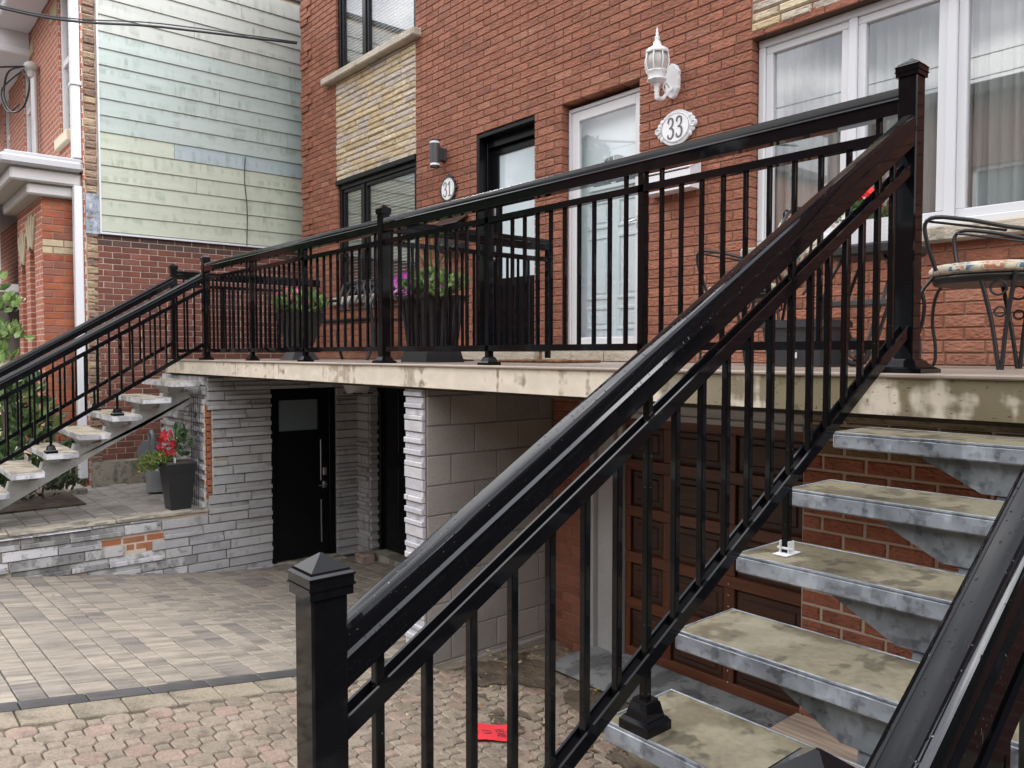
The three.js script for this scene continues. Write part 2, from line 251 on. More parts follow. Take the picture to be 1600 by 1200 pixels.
const concrete = std(TX.dirty, .88, { color: C(.42, .39, .33), bumpMap: TX.fine, bumpScale: .003 }), concPad = std(TX.dirty, .7, { color: C(.3, .31, .32) });
const woodH = std(TX.wood, .4, { color: C(.15, .052, .022) }), woodVm = std(TX.woodV, .4, { color: C(.14, .047, .02) }), woodPanel = std(TX.wood, .45, { color: C(.062, .026, .014) });
const soilM = std(TX.soil, .95, { color: C(.14, .115, .09), bumpMap: TX.fine, bumpScale: .01 });
const redTints = [[.36, .14, .086], [.34, .13, .079], [.38, .15, .094], [.315, .12, .074], [.4, .175, .115]];
const pick = (n) => Math.floor(rnd() * n);

// ------------------------------------------------------------------ ground and pavings
const KN = [[-6, -.09], [0, -.09], [.75, -.065], [1.75, .01], [2.75, .17], [4.25, .40], [4.75, .48], [7, .72], [8.5, .72]];
function gy(x, z) {
  let a = KN[KN.length - 1][1]; if (z <= KN[0][0]) a = KN[0][1]; else for (let i = 1; i < KN.length; i++) if (z <= KN[i][0]) { a = lerp(KN[i - 1][1], KN[i][1], (z - KN[i - 1][0]) / (KN[i][0] - KN[i - 1][0])); break; }
  return a + (x < .7 ? .062 * (Math.max(x, -3.3) - .7) * clamp((7 - z) / 2.25) : 0);
}
const onGround = (x, z, lift, ang = 0) => { // frame lying on the sloping ground, turned about its normal
  const e = .05, n = V(-(gy(x + e, z) - gy(x - e, z)) / (2 * e), 1, -(gy(x, z + e) - gy(x, z - e)) / (2 * e)).normalize(), xd = V(Math.cos(ang), 0, -Math.sin(ang)); xd.addScaledVector(n, -xd.dot(n)).normalize();
  return basis(x + n.x * lift, gy(x, z) + n.y * lift, z + n.z * lift, xd, n.clone().cross(xd), n);
};
function sheet(xs, zs, f) { const P = [], I = []; for (const z of zs) for (const x of xs) P.push(x, f(x, z), z); const n = xs.length; for (let j = 0; j < zs.length - 1; j++) for (let i = 0; i < n - 1; i++) { const a = j * n + i; I.push(a, a + n, a + 1, a + 1, a + n, a + n + 1); } const g = new THREE.BufferGeometry(); g.setAttribute('position', new THREE.BufferAttribute(new Float32Array(P), 3)); g.setIndex(I); g.computeVertexNormals(); return g; }
const span = (a, b, n) => Array.from({ length: n + 1 }, (_, i) => a + (b - a) * i / n);
{
  const ground = part(scene, 'ground', sheet([-300, -60, -20, -12, -6, -3.36, -3.34, ...span(-3.3, 6, 20), 12, 40, 300], [-300, -60, -12, ...span(-6, 8.5, 40), 9, 20, 60, 300], (x, z) => (z > 9 || x < -3.35 || x > 6.5 ? (z > 9 ? .5 : .28) : gy(x, z) - .05)), std(TX.soil, .95, { color: C(.2, .17, .13) }));
  ground.userData = { kind: 'structure' };
  const road = part(scene, 'road', box(-120, 120, .5, .56, 9.6, 13.2), std(TX.block, .9, { color: C(.07, .07, .072) })); road.userData = { kind: 'structure' };
  const walk = part(scene, 'sidewalk', box(-120, 120, .5, .72, 8.5, 9.6), std(TX.block, .9, { color: C(.42, .41, .39) })); walk.userData = { kind: 'structure' };
  // grey plank pavers of the left driveway: long rows along the house, random lengths
  const dw = struct('driveway', 'driveway of grey plank pavers in front of the black basement door'), pcs = [];
  let z = -.05, row = 0;
  while (z < 6.2) { const d = [.13, .13, .13, .19][pick(4)]; let x = -3.24 - rr(0, .3); while (x < .6) { const L = [.18, .24, .3, .36][pick(4)], x0 = Math.max(x, -3.235), x1 = Math.min(x + L, .605); if (x1 - x0 > .04) pcs.push({ g: tile(x1 - x0 - .005, d - .006, .05, .0035, pick(4)), m: onGround((x0 + x1) / 2, z + d / 2, rr(-.0008, .0008)), c: pick(8), a: (x1 - x0) * d }); x += L; } z += d; row++; }
  lay(dw, 'paver', pcs, [[.37, .325, .275], [.34, .3, .256], [.385, .34, .287], [.29, .257, .226], [.355, .312, .266], [.25, .222, .204], [.375, .33, .28], [.32, .284, .248]], MB.paver);
  part(dw, 'bedding', sheet(span(-3.24, .62, 12), span(-.1, 6.3, 30), (x, z) => gy(x, z) - .012), M([.06, .055, .05], .95));
  // dark border course and a row of tan edging pavers between the two driveways
  const bo = struct('paving_border', 'charcoal border course between grey and red pavers'), bp = [];
  for (let q = -.05; q < 6.2; q += .3) bp.push({ g: tile(.128, .295, .05, .003, pick(4)), m: onGround(.672, q + .15, .0015), c: pick(2), a: .04 });
  lay(bo, 'paver', bp, [[.088, .085, .088], [.075, .073, .077]], MB.paver);
  // red shaped pavers: octagons with small squares between
  const rd = struct('red_driveway', 'driveway of worn red octagon pavers in front of the garage'), rp = [], W = .13, S = .068, q = (W + S) / 2, h = W / 2, e = S / 2 - .002;
  const oct = (k) => { const j = () => rr(-.0022, .0022), a = h - .003, b = e + .003; return polyTile([[-b, -a], [b, -a], [a, -b], [a, b], [b, a], [-b, a], [-a, b], [-a, -b]].map(([x, y]) => [x + j(), y + j()]), .05, .006); };
  const octs = [0, 1, 2, 3, 4].map((k) => uvm(oct(k))), sqs = [0, 1, 2].map((k) => tile(S - .008, S - .007, .05, .007, 10 + k));
  octs.forEach((g, k) => { const uv = g.attributes.uv; for (let i = 0; i < uv.count; i++) uv.setXY(i, uv.getX(i) + k * .37, uv.getY(i) + k * .53); });
  for (let i = 0; i * .235 < 6.2; i++) rp.push({ g: tile(.19, .229, .05, .006, pick(3)), m: onGround(.836, -.05 + i * .235 + .117, rr(-.001, .001)), c: 5 + pick(2), a: .04 });
  for (let i = 0; .945 + i * q < 5.6; i++) for (let j = 0; j * q < 5.2; j++) {
    const x = .945 + h + i * q, zz = .82 + j * q; if (x > 3.2 && zz > 2.9 || x > 4) continue; const o = (i + j) % 2 === 0;
    rp.push({ g: o ? octs[pick(5)] : sqs[pick(3)], m: onGround(x, zz, rr(-.0025, .0025), o ? pick(4) * Math.PI / 2 : 0), c: pick(5), a: o ? .025 : .008 });
  }
  lay(rd, 'paver', rp, [[.33, .272, .218], [.355, .3, .24], [.31, .262, .212], [.345, .258, .212], [.3, .25, .2], [.33, .285, .22], [.31, .272, .212]], MB.cobble);
  part(rd, 'bedding', sheet(span(.73, 5.7, 12), span(-.1, 6, 30), (x, z) => gy(x, z) - .02), M([.15, .13, .1], .95));
  // bare wet soil spread over the pavers
  const sx = span(.9, 3.3, 24), sz = span(.85, 2.15, 14), sg = sheet(sx, sz, (x, z) => gy(x, z) + .0055), su = new Float32Array(sx.length * sz.length * 2); for (let j = 0, k = 0; j < sz.length; j++) for (let i = 0; i < sx.length; i++) { su[k++] = i / 24; su[k++] = j / 14; } sg.setAttribute('uv', new THREE.BufferAttribute(su, 2)); sg.userData.keep = 1;
  const am = tex(512, 256, 1, (u, v) => { const d = 1.25 - 1.9 * Math.hypot((u - .45) / 1.1, (v - .45) / .95); return clamp(.5 + 3 * (fbm(u, v, 7, 5, 6, 211) * 1.1 + d * .42 - .82)); }, false), sm2 = std(TX.soil, .95, { color: C(.22, .18, .14), bumpMap: TX.fine, bumpScale: .01 }); sm2.alphaMap = am; sm2.alphaTest = .5; sm2.map = TX.soil.clone(); sm2.map.repeat.set(2.4, 1.3);
  const so = part(scene, 'soil', sg, sm2); so.userData = { kind: 'structure' };
  // concrete apron before the garage
  const ap = part(scene, 'garage_apron', sheet([1.27, 1.6, 2, 2.4, 2.9], [.55, .64, .74, 1.0, 1.2], (x, z) => .012 + (z > 1.1 ? -.02 : 0) + gy(x, 1) - gy(1, 1)), concPad); ap.userData = { kind: 'structure' };
}
const ring = part(scene, numbered('iron_ring'), at(new THREE.TorusGeometry(.012, .002, 6, 16).rotateX(Math.PI / 2), 2.75, .02, .86), iron); ring.userData = { label: 'tiny dark metal ring lying on the grey garage apron', category: 'ring' };
{ // terrace beside the left stair
  const te = struct('terrace', 'raised terrace of grey flagstones below the left staircase'), p = [];
  let z = 1.88, r = 0; while (z < 6) { let x = -3.44 - (r % 2 ? .3 : .15); while (x > -5.6) { const L = .3; p.push({ g: tile(L - .008, .192, .05, .004, pick(4)), m: basis(x, .45 + rr(-.001, .001), z + .1, V(1, 0, 0), V(0, 0, -1), V(0, 1, 0)), c: pick(4), a: .06 }); x -= L; } z += .2; r++; }
  lay(te, 'flagstone', p, [[.36, .345, .33], [.33, .315, .3], [.39, .37, .35], [.3, .285, .275]], MB.paver, 150);
  part(te, 'bedding', box(-5.66, -3.26, -.3, .425, 1.88, 6), M([.08, .075, .07], .95));
}

// ------------------------------------------------------------------ the pair of brick houses
const TOP = 7.6, GAP = .01, CH = .0711, BL = .215;
const ledge = (x0, x1, y0, y1) => { const out = []; courses(x0, x1, y0, y1, .0665, .3, .007, [], (p) => out.push({ g: tile(p.w, p.h, .06, .012, pick(4), .004), m: faceZ(p.x, p.y, .004 + rr(-.004, .006)), c: pick(6), a: p.w * p.h }), { rand: true }); return out; };
const ledgeTints = [[.72, .58, .36], [.75, .62, .41], [.7, .56, .35], [.66, .58, .5], [.7, .61, .5], [.74, .63, .44]];
function windowUnit(house, x0, x1, y0, y1, mulls, zf, fm, fw, o = {}) {
  const z0 = zf - .07, g = [cbox(x0, x1, y1 - fw, y1, z0, zf), cbox(x0, x1, y0, y0 + fw, z0, zf), cbox(x0, x0 + fw, y0 + fw, y1 - fw, z0, zf), cbox(x1 - fw, x1, y0 + fw, y1 - fw, z0, zf)];
  for (const m of mulls) g.push(cbox(m - fw * .55, m + fw * .55, y0 + fw, y1 - fw, z0, zf - .002));
  const w = part(house, 'window', g, fm), xs = [x0 + fw, ...mulls, x1 - fw];
  for (let i = 0; i < xs.length - 1; i++) {
    const a = xs[i] + (i ? fw * .55 : 0), b = xs[i + 1] - (i < xs.length - 2 ? fw * .55 : 0), s = o.sash ?? .045, c = y0 + fw, d = y1 - fw, zs = zf - .018;
    part(w, 'sash', [cbox(a, b, d - s, d, z0 + .004, zs, .004), cbox(a, b, c, c + s, z0 + .004, zs, .004), cbox(a, a + s, c + s, d - s, z0 + .004, zs, .004), cbox(b - s, b, c + s, d - s, z0 + .004, zs, .004)], fm);
    part(w, 'pane', box(a + s, b - s, c + s, d - s, zf - .046, zf - .042), glass);
    if (o.blind) { const sl = []; for (let y = c + s; y < d - s; y += .038) { const q = box(a + s * .6, b - s * .6, -.0225, .0225, -.0012, .0012); q.rotateX(-1.3); sl.push(at(q, 0, y, zf - .11)); } part(w, 'blind', sl, blindM); }
    if (o.curtain) { const n = 40, xsn = span(a, b, n), P = [], I = []; xsn.forEach((x, k) => { const q = zf - .16 + .018 * Math.sin(k * 1.3 + i) + .012 * Math.sin(k * 2.9); P.push(x, c - .02, q, x, d + .02, q); if (k < n) I.push(2 * k, 2 * k + 2, 2 * k + 1, 2 * k + 1, 2 * k + 2, 2 * k + 3); }); const cg = new THREE.BufferGeometry(); cg.setAttribute('position', new THREE.BufferAttribute(new Float32Array(P), 3)); cg.setIndex(I); cg.computeVertexNormals(); part(w, 'curtain', cg, curtainM); }
  }
  part(w, 'lining', [box(x0, x1, y0, y1, zf - .62, zf - .6), box(x0 - .02, x0, y0, y1, zf - .6, z0), box(x1, x1 + .02, y0, y1, zf - .6, z0), box(x0, x1, y1, y1 + .02, zf - .6, z0), box(x0, x1, y0 - .02, y0, zf - .6, z0)], interior);
  return w;
}
const sillStone = std(TX.stone, .85, { color: C(.62, .55, .45), bumpMap: TX.rock, bumpScale: .01 });
function houseShell(h, x0, x1, holes, cladded) {
  const pcs = [];
  courses(x0, x1, 2.03, TOP, CH, BL, GAP, [...holes, ...cladded], (p) => {
    let dz = 0; const top = p.y < 2.2 || rnd() < .03;
    if (x0 < -4 && p.x < x0 + .23) { if (Math.floor((p.row + 2) / 4) % 2 === 0) dz = .016; }
    pcs.push({ g: tile(p.w, p.h, .14, .0035, pick(6)), m: faceZ(p.x, p.y, dz + rr(-.0012, .0012)), c: top ? 4 : pick(4), a: p.w * p.h });
  }, { span: (row) => { const s = row % 2 ? -.0325 : -.14; return x0 < -4 ? [x0, s] : [s, x1]; }, full: x0 > -4 });
  lay(h, 'brick', pcs, redTints, MB.brick);
  part(h, 'wall', at(slabHoles(x0 + .004, x1 - .004, 1.9, TOP, holes, .25, .013), 0, 0, -.0085), mortar);
  part(h, 'roof', [box(x0 - .1, x1 + .1, TOP, TOP + .15, -8, .25), box(x0, x0 + .2, -.4, TOP, -7.9, -.26), box(x1 - .2, x1, -.4, TOP, -7.9, -.26), box(x0 + .2, x1 - .2, -.4, TOP, -7.9, -7.7)], blackMatt);
}
{ // house on the left, number 31
  const h = thing('brick_house', 'red brick house with black framed windows, black door and yellow stone panel', 'house', [-2.5, 2.03, 0]);
  const W1 = [-3.88, -2.1, 2.8, 4.2], W2 = [-3.88, -2.1, 5.56, 7.2], D = [-1.03, -.19, 2.13, 4.225], P = [-3.9, -2.1, 4.24, 5.44];
  houseShell(h, -4.87, -.086, [W1, W2, D], [P, [-4.1, -2.0, 5.46, 5.56]]);
  lay(h, 'stone', ledge(P[0], P[1], P[2], P[3] + .02), ledgeTints, MB.split);
  part(h, 'sill', cbox(-4.12, -1.99, 5.47, 5.555, -.1, .1, .012), sillStone);
  part(h, 'lintel', cbox(-3.9, -2.1, 4.195, 4.255, -.06, .02, .006), frameBlack);
  windowUnit(h, ...W1, [-3.3], -.03, frameBlack, .06, { blind: true }); windowUnit(h, ...W2, [-3.24], -.03, frameBlack, .06, { blind: true });
  part(h, 'sill', cbox(-4.0, -1.99, 2.7, 2.795, -.1, .07, .012), sillStone);
  // door in a deep black frame
  const d = part(h, 'door', [cbox(-.985, -.25, 2.17, 2.83, -.2, -.15, .004), cbox(-.985, -.25, 4.03, 4.1, -.2, -.15, .004), cbox(-.985, -.88, 2.83, 4.03, -.2, -.15, .004), cbox(-.33, -.25, 2.83, 4.03, -.2, -.15, .004)], frameBlack);
  part(d, 'frame', [cbox(-1.03, -.995, 2.13, 4.225, -.1, -.002, .006), cbox(-.995, -.19, 4.185, 4.225, -.1, -.002, .006), cbox(-1.03, -.985, 2.13, 4.185, -.25, -.1, .004), cbox(-.985, -.2, 4.1, 4.185, -.23, -.1, .004), cbox(-.25, -.19, 2.13, 4.1, -.23, -.12, .006)], frameBlack);
  part(d, 'pane', box(-.88, -.33, 2.83, 4.03, -.18, -.17), frosted);
  part(d, 'panel', [cbox(-.85, -.4, 2.5, 2.77, -.155, -.143, .005), cbox(-.85, -.4, 2.24, 2.45, -.155, -.143, .005)], frameBlack);
  part(d, 'handle', [cbox(-.955, -.91, 3.0, 3.26, -.15, -.138, .004), rod(V(-.933, 3.02, -.1), V(-.933, 3.24, -.1), .009), rod(V(-.933, 3.03, -.14), V(-.933, 3.03, -.1), .006), rod(V(-.933, 3.23, -.14), V(-.933, 3.23, -.1), .006), cbox(-.955, -.91, 3.42, 3.56, -.15, -.135, .004)], fitting);
  part(h, 'threshold', cbox(-1.2, -.12, 2.032, 2.128, -.2, .07, .008), sillStone); part(d, 'kick_strip', box(-.985, -.25, 2.132, 2.168, -.2, -.1), fitting);
  settle(h);
}
{ // house on the right, number 33
  const h = thing('brick_house', 'red brick house with white windows, white storm door and white wall lantern', 'house', [2.5, 2.03, 0]);
  const D = [.17, 1.03, 2.13, 4.235], W1 = [2.03, 3.9, 2.82, 4.235], W2 = [2.03, 3.9, 5.5, 7.1], P = [2.02, 3.9, 4.27, 5.42];
  houseShell(h, -.094, 5.4, [D, W1, W2], [P]);
  lay(h, 'stone', ledge(P[0], P[1], P[2], P[3]), ledgeTints, MB.split);
  part(h, 'lintel', cbox(2.03, 3.9, 4.238, 4.268, -.1, -.01, .004), std(TX.block, .8, { color: C(.1, .06, .04) }));
  windowUnit(h, ...W1, [2.69, 3.27], -.075, whiteTrim, .05, { curtain: true, sash: .05 }); windowUnit(h, ...W2, [2.96], -.075, whiteTrim, .06, { curtain: true });
  part(h, 'sill', [cbox(1.99, 3.1, 2.725, 2.815, -.1, .07, .012), cbox(3.105, 3.95, 2.725, 2.815, -.1, .07, .012)], sillStone); part(h, 'sill', cbox(1.95, 3.97, 5.4, 5.495, -.1, .07, .012), sillStone);
  const zf = -.09, sd = part(h, 'storm_door', [cbox(.2, .285, 2.16, 4.17, zf - .04, zf), cbox(.915, 1.0, 2.16, 4.17, zf - .04, zf), cbox(.285, .915, 4.085, 4.17, zf - .04, zf), cbox(.285, .915, 2.16, 2.235, zf - .04, zf)], white);
  part(sd, 'frame', [cbox(.172, .2, 2.132, 4.2, zf - .1, zf + .012, .003), cbox(1.0, 1.028, 2.132, 4.2, zf - .1, zf + .012, .003), cbox(.2, 1.0, 4.17, 4.2, zf - .1, zf + .012, .003), cbox(.2, 1.0, 2.132, 2.16, zf - .1, zf + .02, .003)], whiteTrim);
  part(sd, 'pane', box(.285, .915, 2.235, 4.085, zf - .022, zf - .018), glassDoor);
  part(sd, 'handle', [cbox(.945, .97, 3.09, 3.2, zf, zf + .012, .003), rod(V(.957, 3.16, zf + .012), V(.957, 3.16, zf + .05), .008), rod(V(.957, 3.16, zf + .046), V(.9, 3.15, zf + .046), .007), rod(V(.957, 3.06, zf), V(.957, 3.04, zf + .04), .005)], fitting);
  // panelled inner door with a fan-shaped light
  const dz = -.2, pd = M([.74, .83, .86], .5), inn = part(h, 'inner_door', cbox(.19, 1.01, 2.14, 4.2, dz - .05, dz, .003), pd);
  const frm = (x0, x1, y0, y1) => [cbox(x0, x1, y0, y0 + .028, dz, dz + .012, .005), cbox(x0, x1, y1 - .028, y1, dz, dz + .012, .005), cbox(x0, x0 + .028, y0 + .028, y1 - .028, dz, dz + .012, .005), cbox(x1 - .028, x1, y0 + .028, y1 - .028, dz, dz + .012, .005), cbox(x0 + .05, x1 - .05, y0 + .05, y1 - .05, dz, dz + .008, .006)];
  for (const x of [.29, .64]) for (const [a, b] of [[2.3, 2.5], [2.56, 3.1], [3.16, 3.4]]) part(inn, 'panel', frm(x, x + .27, a, b), pd);
  const fan = new THREE.RingGeometry(.235, .275, 24, 1, 0, Math.PI); fan.translate(.6, 3.52, dz + .014); const fl = new THREE.CircleGeometry(.235, 24, 0, Math.PI); fl.translate(.6, 3.52, dz + .008);
  part(inn, 'fanlight', fl, frostDark); const sp = [fan, box(.325, .875, 3.49, 3.52, dz + .004, dz + .02)]; for (let a = 1; a < 6; a++) sp.push(rod(V(.6, 3.52, dz + .013), V(.6 + .24 * Math.cos(a * Math.PI / 6), 3.52 + .24 * Math.sin(a * Math.PI / 6), dz + .013), .006, 6)); part(inn, 'fan_frame', sp, pd);
  const th = []; for (let i = 0; i < 3; i++) th.push(cbox(-.02 + i * .37, .345 + i * .37, 2.032, 2.128, -.2, .06 + .004 * (i % 2), .008)); part(h, 'threshold', th, sillStone);
  settle(h);
}

// ------------------------------------------------------------------ concrete balcony on its walls
{
  const s = thing('balcony_slab', 'long mossy concrete balcony slab running across both brick houses', 'balcony', [0, 1.88, 1]);
  const edge = std(TX.slab, .85), top = std(TX.deck, .5, { color: C(.4, .35, .31) });
  const f = new THREE.PlaneGeometry(9.75, .135); f.translate(-4.42 + 4.875, 1.9475, 1.932); f.userData.keep = 1; { const uv = f.attributes.uv; for (let i = 0; i < uv.count; i++) uv.setXY(i, uv.getX(i) * 9.6, uv.getY(i) * 1.2); }
  part(s, 'edge', [f], edge);
  part(s, 'slab', box(-4.42, 5.33, 1.88, 2.012, .0, 1.93), concrete);
  part(s, 'topping', cbox(-4.425, 5.335, 2.013, 2.03, .002, 1.945, .005), top);
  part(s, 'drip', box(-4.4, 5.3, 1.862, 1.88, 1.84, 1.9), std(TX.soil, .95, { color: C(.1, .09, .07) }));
  part(s, 'beam', [cbox(2.86, 5.3, 1.745, 1.862, .5, .77, .01)], std(TX.dirty, .9, { color: C(.3, .27, .17), bumpMap: TX.rock, bumpScale: .01 }));
  settle(s);
}

// ------------------------------------------------------------------ walls below the balcony
const greyTints = [[.51, .505, .51], [.475, .47, .48], [.54, .535, .54], [.5, .49, .485], [.56, .555, .555]];
const stripMat = { stone: MB.stone, dirty: MB.dirty };
// one cladding stone: either a full face or a split one whose lower half stands proud
const tooth = (row) => 1.95 + .5 * hsh(row, 3, 5);
function clad(list, mk, p, tints, back) {
  const k = rnd(), v = pick(4), t = pick(tints);
  if (k < .42) list.push({ g: tile(p.w, p.h, .05, .004, v), m: mk(p.x, p.y, rr(.012, .026)), c: t, a: p.w * p.h });
  else { const h2 = p.h * rr(.42, .56); list.push({ g: tile(p.w, h2, .05, .004, v), m: mk(p.x, p.y - p.h / 2 + h2 / 2, rr(.03, .04)), c: t, a: p.w * h2 }); list.push({ g: tile(p.w, p.h - h2, .05, .003, v), m: mk(p.x, p.y + h2 / 2, rr(-.002, .008)), c: t, a: p.w * (p.h - h2) }); }
}
{
  const w = thing('stone_wall', 'basement wall of grey ledgestone with two black doors under the balcony', 'wall', [-3.245, -.25, .9]);
  const X = -3.245, pc = [], pd = [];
  // long wall facing the driveway (runs along z): u = -z
  courses(-1.872, -.09, -.3, 1.88, .1, .5, .011, [[-1.172, -.385, -.4, 1.728]], (p) => {
    if (p.x < -1.6 && p.y > .55 && p.y < 1.52) { const c = -1.872 + .045, l = p.x - p.w / 2; if (l < c) { p.w -= c - l; p.x += (c - l) / 2; } }
    clad(pc, (x, y, o) => faceX(X + o, y, -x), p, 5);
  }, { rand: true, span: (row) => [-.3 + row * .1 < .33 ? -tooth(row) : -1.872, -.09] });
  courses(2.973 - 3.245 + X * 0, 0, -.3, 1.88, .1, .4, .008, [], (p) => clad(pc, (x, y, o) => faceZ(X - p.x * 0 + .272 + x, y, .094 + o), p, 5), { rand: true });
  courses(-.094, .03, -.3, 1.88, .1, .4, .008, [], (p) => clad(pc, (x, y, o) => faceX(-2.973 + o, y, -x), p, 5));
  lay(w, 'stone', pc, greyTints, MB.stone);
  // street side, weathered pale stones above the terrace
  courses(-4.75, -3.3, .46, 1.86, .1, .4, .008, [], (p) => clad(pd, (x, y, o) => faceZ(x, y, 1.87 + o), p, 4), { rand: true });
  lay(w, 'pale_stone', pd, [[.6, .6, .63], [.64, .64, .67], [.55, .55, .57], [.68, .68, .7]], MB.dirty);
  part(w, 'core', [box(-4.75, X - .014, -.4, 1.88, 1.172, 1.854), box(-4.75, X - .014, -.4, 1.88, 0, .385), box(-4.75, X - .014, 1.73, 1.88, .385, 1.172), box(-4.75, -3.36, -.4, 1.73, .385, 1.172), box(-4.75, -2.988, -.4, 1.88, -.03, .08)], mortarGrey);
  // corner where the facing has fallen off: old brick and render showing
  const cb = []; for (let y = .56; y < 1.5; y += .072) cb.push(cbox(-3.3 + rr(0, .008), X + .006, y, y + .058, 1.83, 1.874 + rr(0, .006), .006)); part(w, 'exposed_brick', cb, std(TX.brick, .9, { color: C(.4, .14, .07), bumpMap: TX.fine, bumpScale: .004 }));
  const cr = []; for (let y = .54; y < 1.5; y += .05) cr.push(at(new THREE.IcosahedronGeometry(rr(.012, .02), 0).scale(.8, 2, .8), X + rr(-.075, -.055), y, 1.876), at(new THREE.IcosahedronGeometry(rr(.01, .016), 0).scale(.8, 2, .8), X + .008, y + .02, 1.82)); part(w, 'render_edge', cr, std(TX.block, .95, { color: C(.62, .5, .36) }));
  part(w, 'ribbed_stone', [...Array(7)].map((_, i) => cbox(X, X + .02, .915, .985, 1.66 + i * .02, 1.676 + i * .02, .003)), std(TX.stone, .9, { color: C(.5, .43, .29) }));
  // side door with a frosted light
  const d = part(w, 'door', [cbox(-3.315, -3.27, -.24, 1.22, .47, 1.11, .004), cbox(-3.315, -3.27, 1.57, 1.68, .47, 1.11, .004), cbox(-3.315, -3.27, 1.22, 1.57, .47, .6, .004), cbox(-3.315, -3.27, 1.22, 1.57, 1.07, 1.11, .004)], frameBlack);
  part(d, 'frame', [cbox(-3.34, -3.25, -.26, 1.728, .388, .465, .004), cbox(-3.34, -3.25, -.26, 1.728, 1.115, 1.17, .004), cbox(-3.34, -3.25, 1.685, 1.728, .465, 1.115, .004)], frameBlack);
  part(d, 'pane', [box(-3.3, -3.285, 1.22, 1.57, .6, 1.07)], frostDark);
  part(d, 'handle', [cbox(-3.27, -3.262, .53, .61, .5, .545, .003), rod(V(-3.262, .575, .522), V(-3.215, .575, .522), .01), rod(V(-3.22, .575, .522), V(-3.22, .57, .62), .008)], fitting);
  part(d, 'keypad', cbox(-3.27, -3.25, .68, .77, .5, .545, .006), M([.35, .35, .34], .4, { metalness: .6 }));
  part(d, 'trim', [cbox(-3.27, -3.262, -.1, .4, .56, .572, .002), cbox(-3.27, -3.262, .62, 1.1, .56, .572, .002)], fitting);
  part(w, 'door_step', [cbox(-3.32, -3.2, -.36, -.262, .36, 1.2, .01), cbox(-3.25, -3.13, -.4, -.3, .3, 1.23, .01)], concrete);
  // black door at the back of the recess
  const e = part(w, 'back_door', [cbox(-2.9, -2.05, -.2, 1.8, -.09, -.05, .004)], frameBlack);
  part(e, 'frame', [cbox(-2.972, -2.9, -.25, 1.88, -.1, -.01, .004), cbox(-2.05, -1.98, -.25, 1.88, -.1, -.01, .004)], frameBlack);
  part(e, 'panel', [cbox(-2.78, -2.55, .1, .8, -.052, -.04, .006), cbox(-2.78, -2.55, .95, 1.65, -.052, -.04, .006), cbox(-2.42, -2.15, .1, 1.65, -.052, -.04, .006)], frameBlack);
  part(e, 'step', box(-2.97, -1.9, -.4, -.22, -.08, .12), concrete);
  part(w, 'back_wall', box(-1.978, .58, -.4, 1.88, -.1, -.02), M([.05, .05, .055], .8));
  settle(w);
}
solo('concrete_lump', 'pinkish concrete lump on the pavers at the foot of the inner stone corner', 'block', at(cbox(-.1, .1, 0, .13, -.09, .09, .02), -2.83, -.33, .24), std(TX.dirty, .9, { color: C(.5, .38, .32) }));
{ // concrete block wall between the two driveways, its street end faced in pale stone
  const w = thing('block_wall', 'grey concrete block wall with white stone end between the two driveways', 'wall', [.72, 0, 1]);
  const bl = [], st = [];
  courses(-1.86, -.73, -.18, 1.88, .2, .4, .009, [], (p) => bl.push({ g: tile(p.w, p.h, .05, .004, pick(5)), m: faceX(.83 + rr(-.0015, .0015), p.y, -p.x), c: pick(4), a: p.w * p.h }));
  lay(w, 'block', bl, [[.4, .365, .335], [.38, .35, .325], [.42, .385, .35], [.36, .335, .315]], MB.block);
  courses(.607, .823, -.06, 1.88, .078, .4, .007, [], (p) => { p.x += rr(-.004, .004); p.w = .212; clad(st, (x, y, o) => faceZ(x, y, 1.88 + o * .45), p, 3); });
  lay(w, 'end_stone', st, [[.68, .68, .73], [.64, .64, .69], [.72, .72, .76]], MB.stone);
  part(w, 'core', box(.61, .824, -.4, 1.88, -.02, 1.866), std(TX.block, .95, { color: C(.24, .22, .2) }));
  part(w, 'footing', cbox(.6, .862, -.4, .0, .75, 1.8, .01), std(TX.block, .9, { color: C(.36, .34, .31) }));
  settle(w);
}
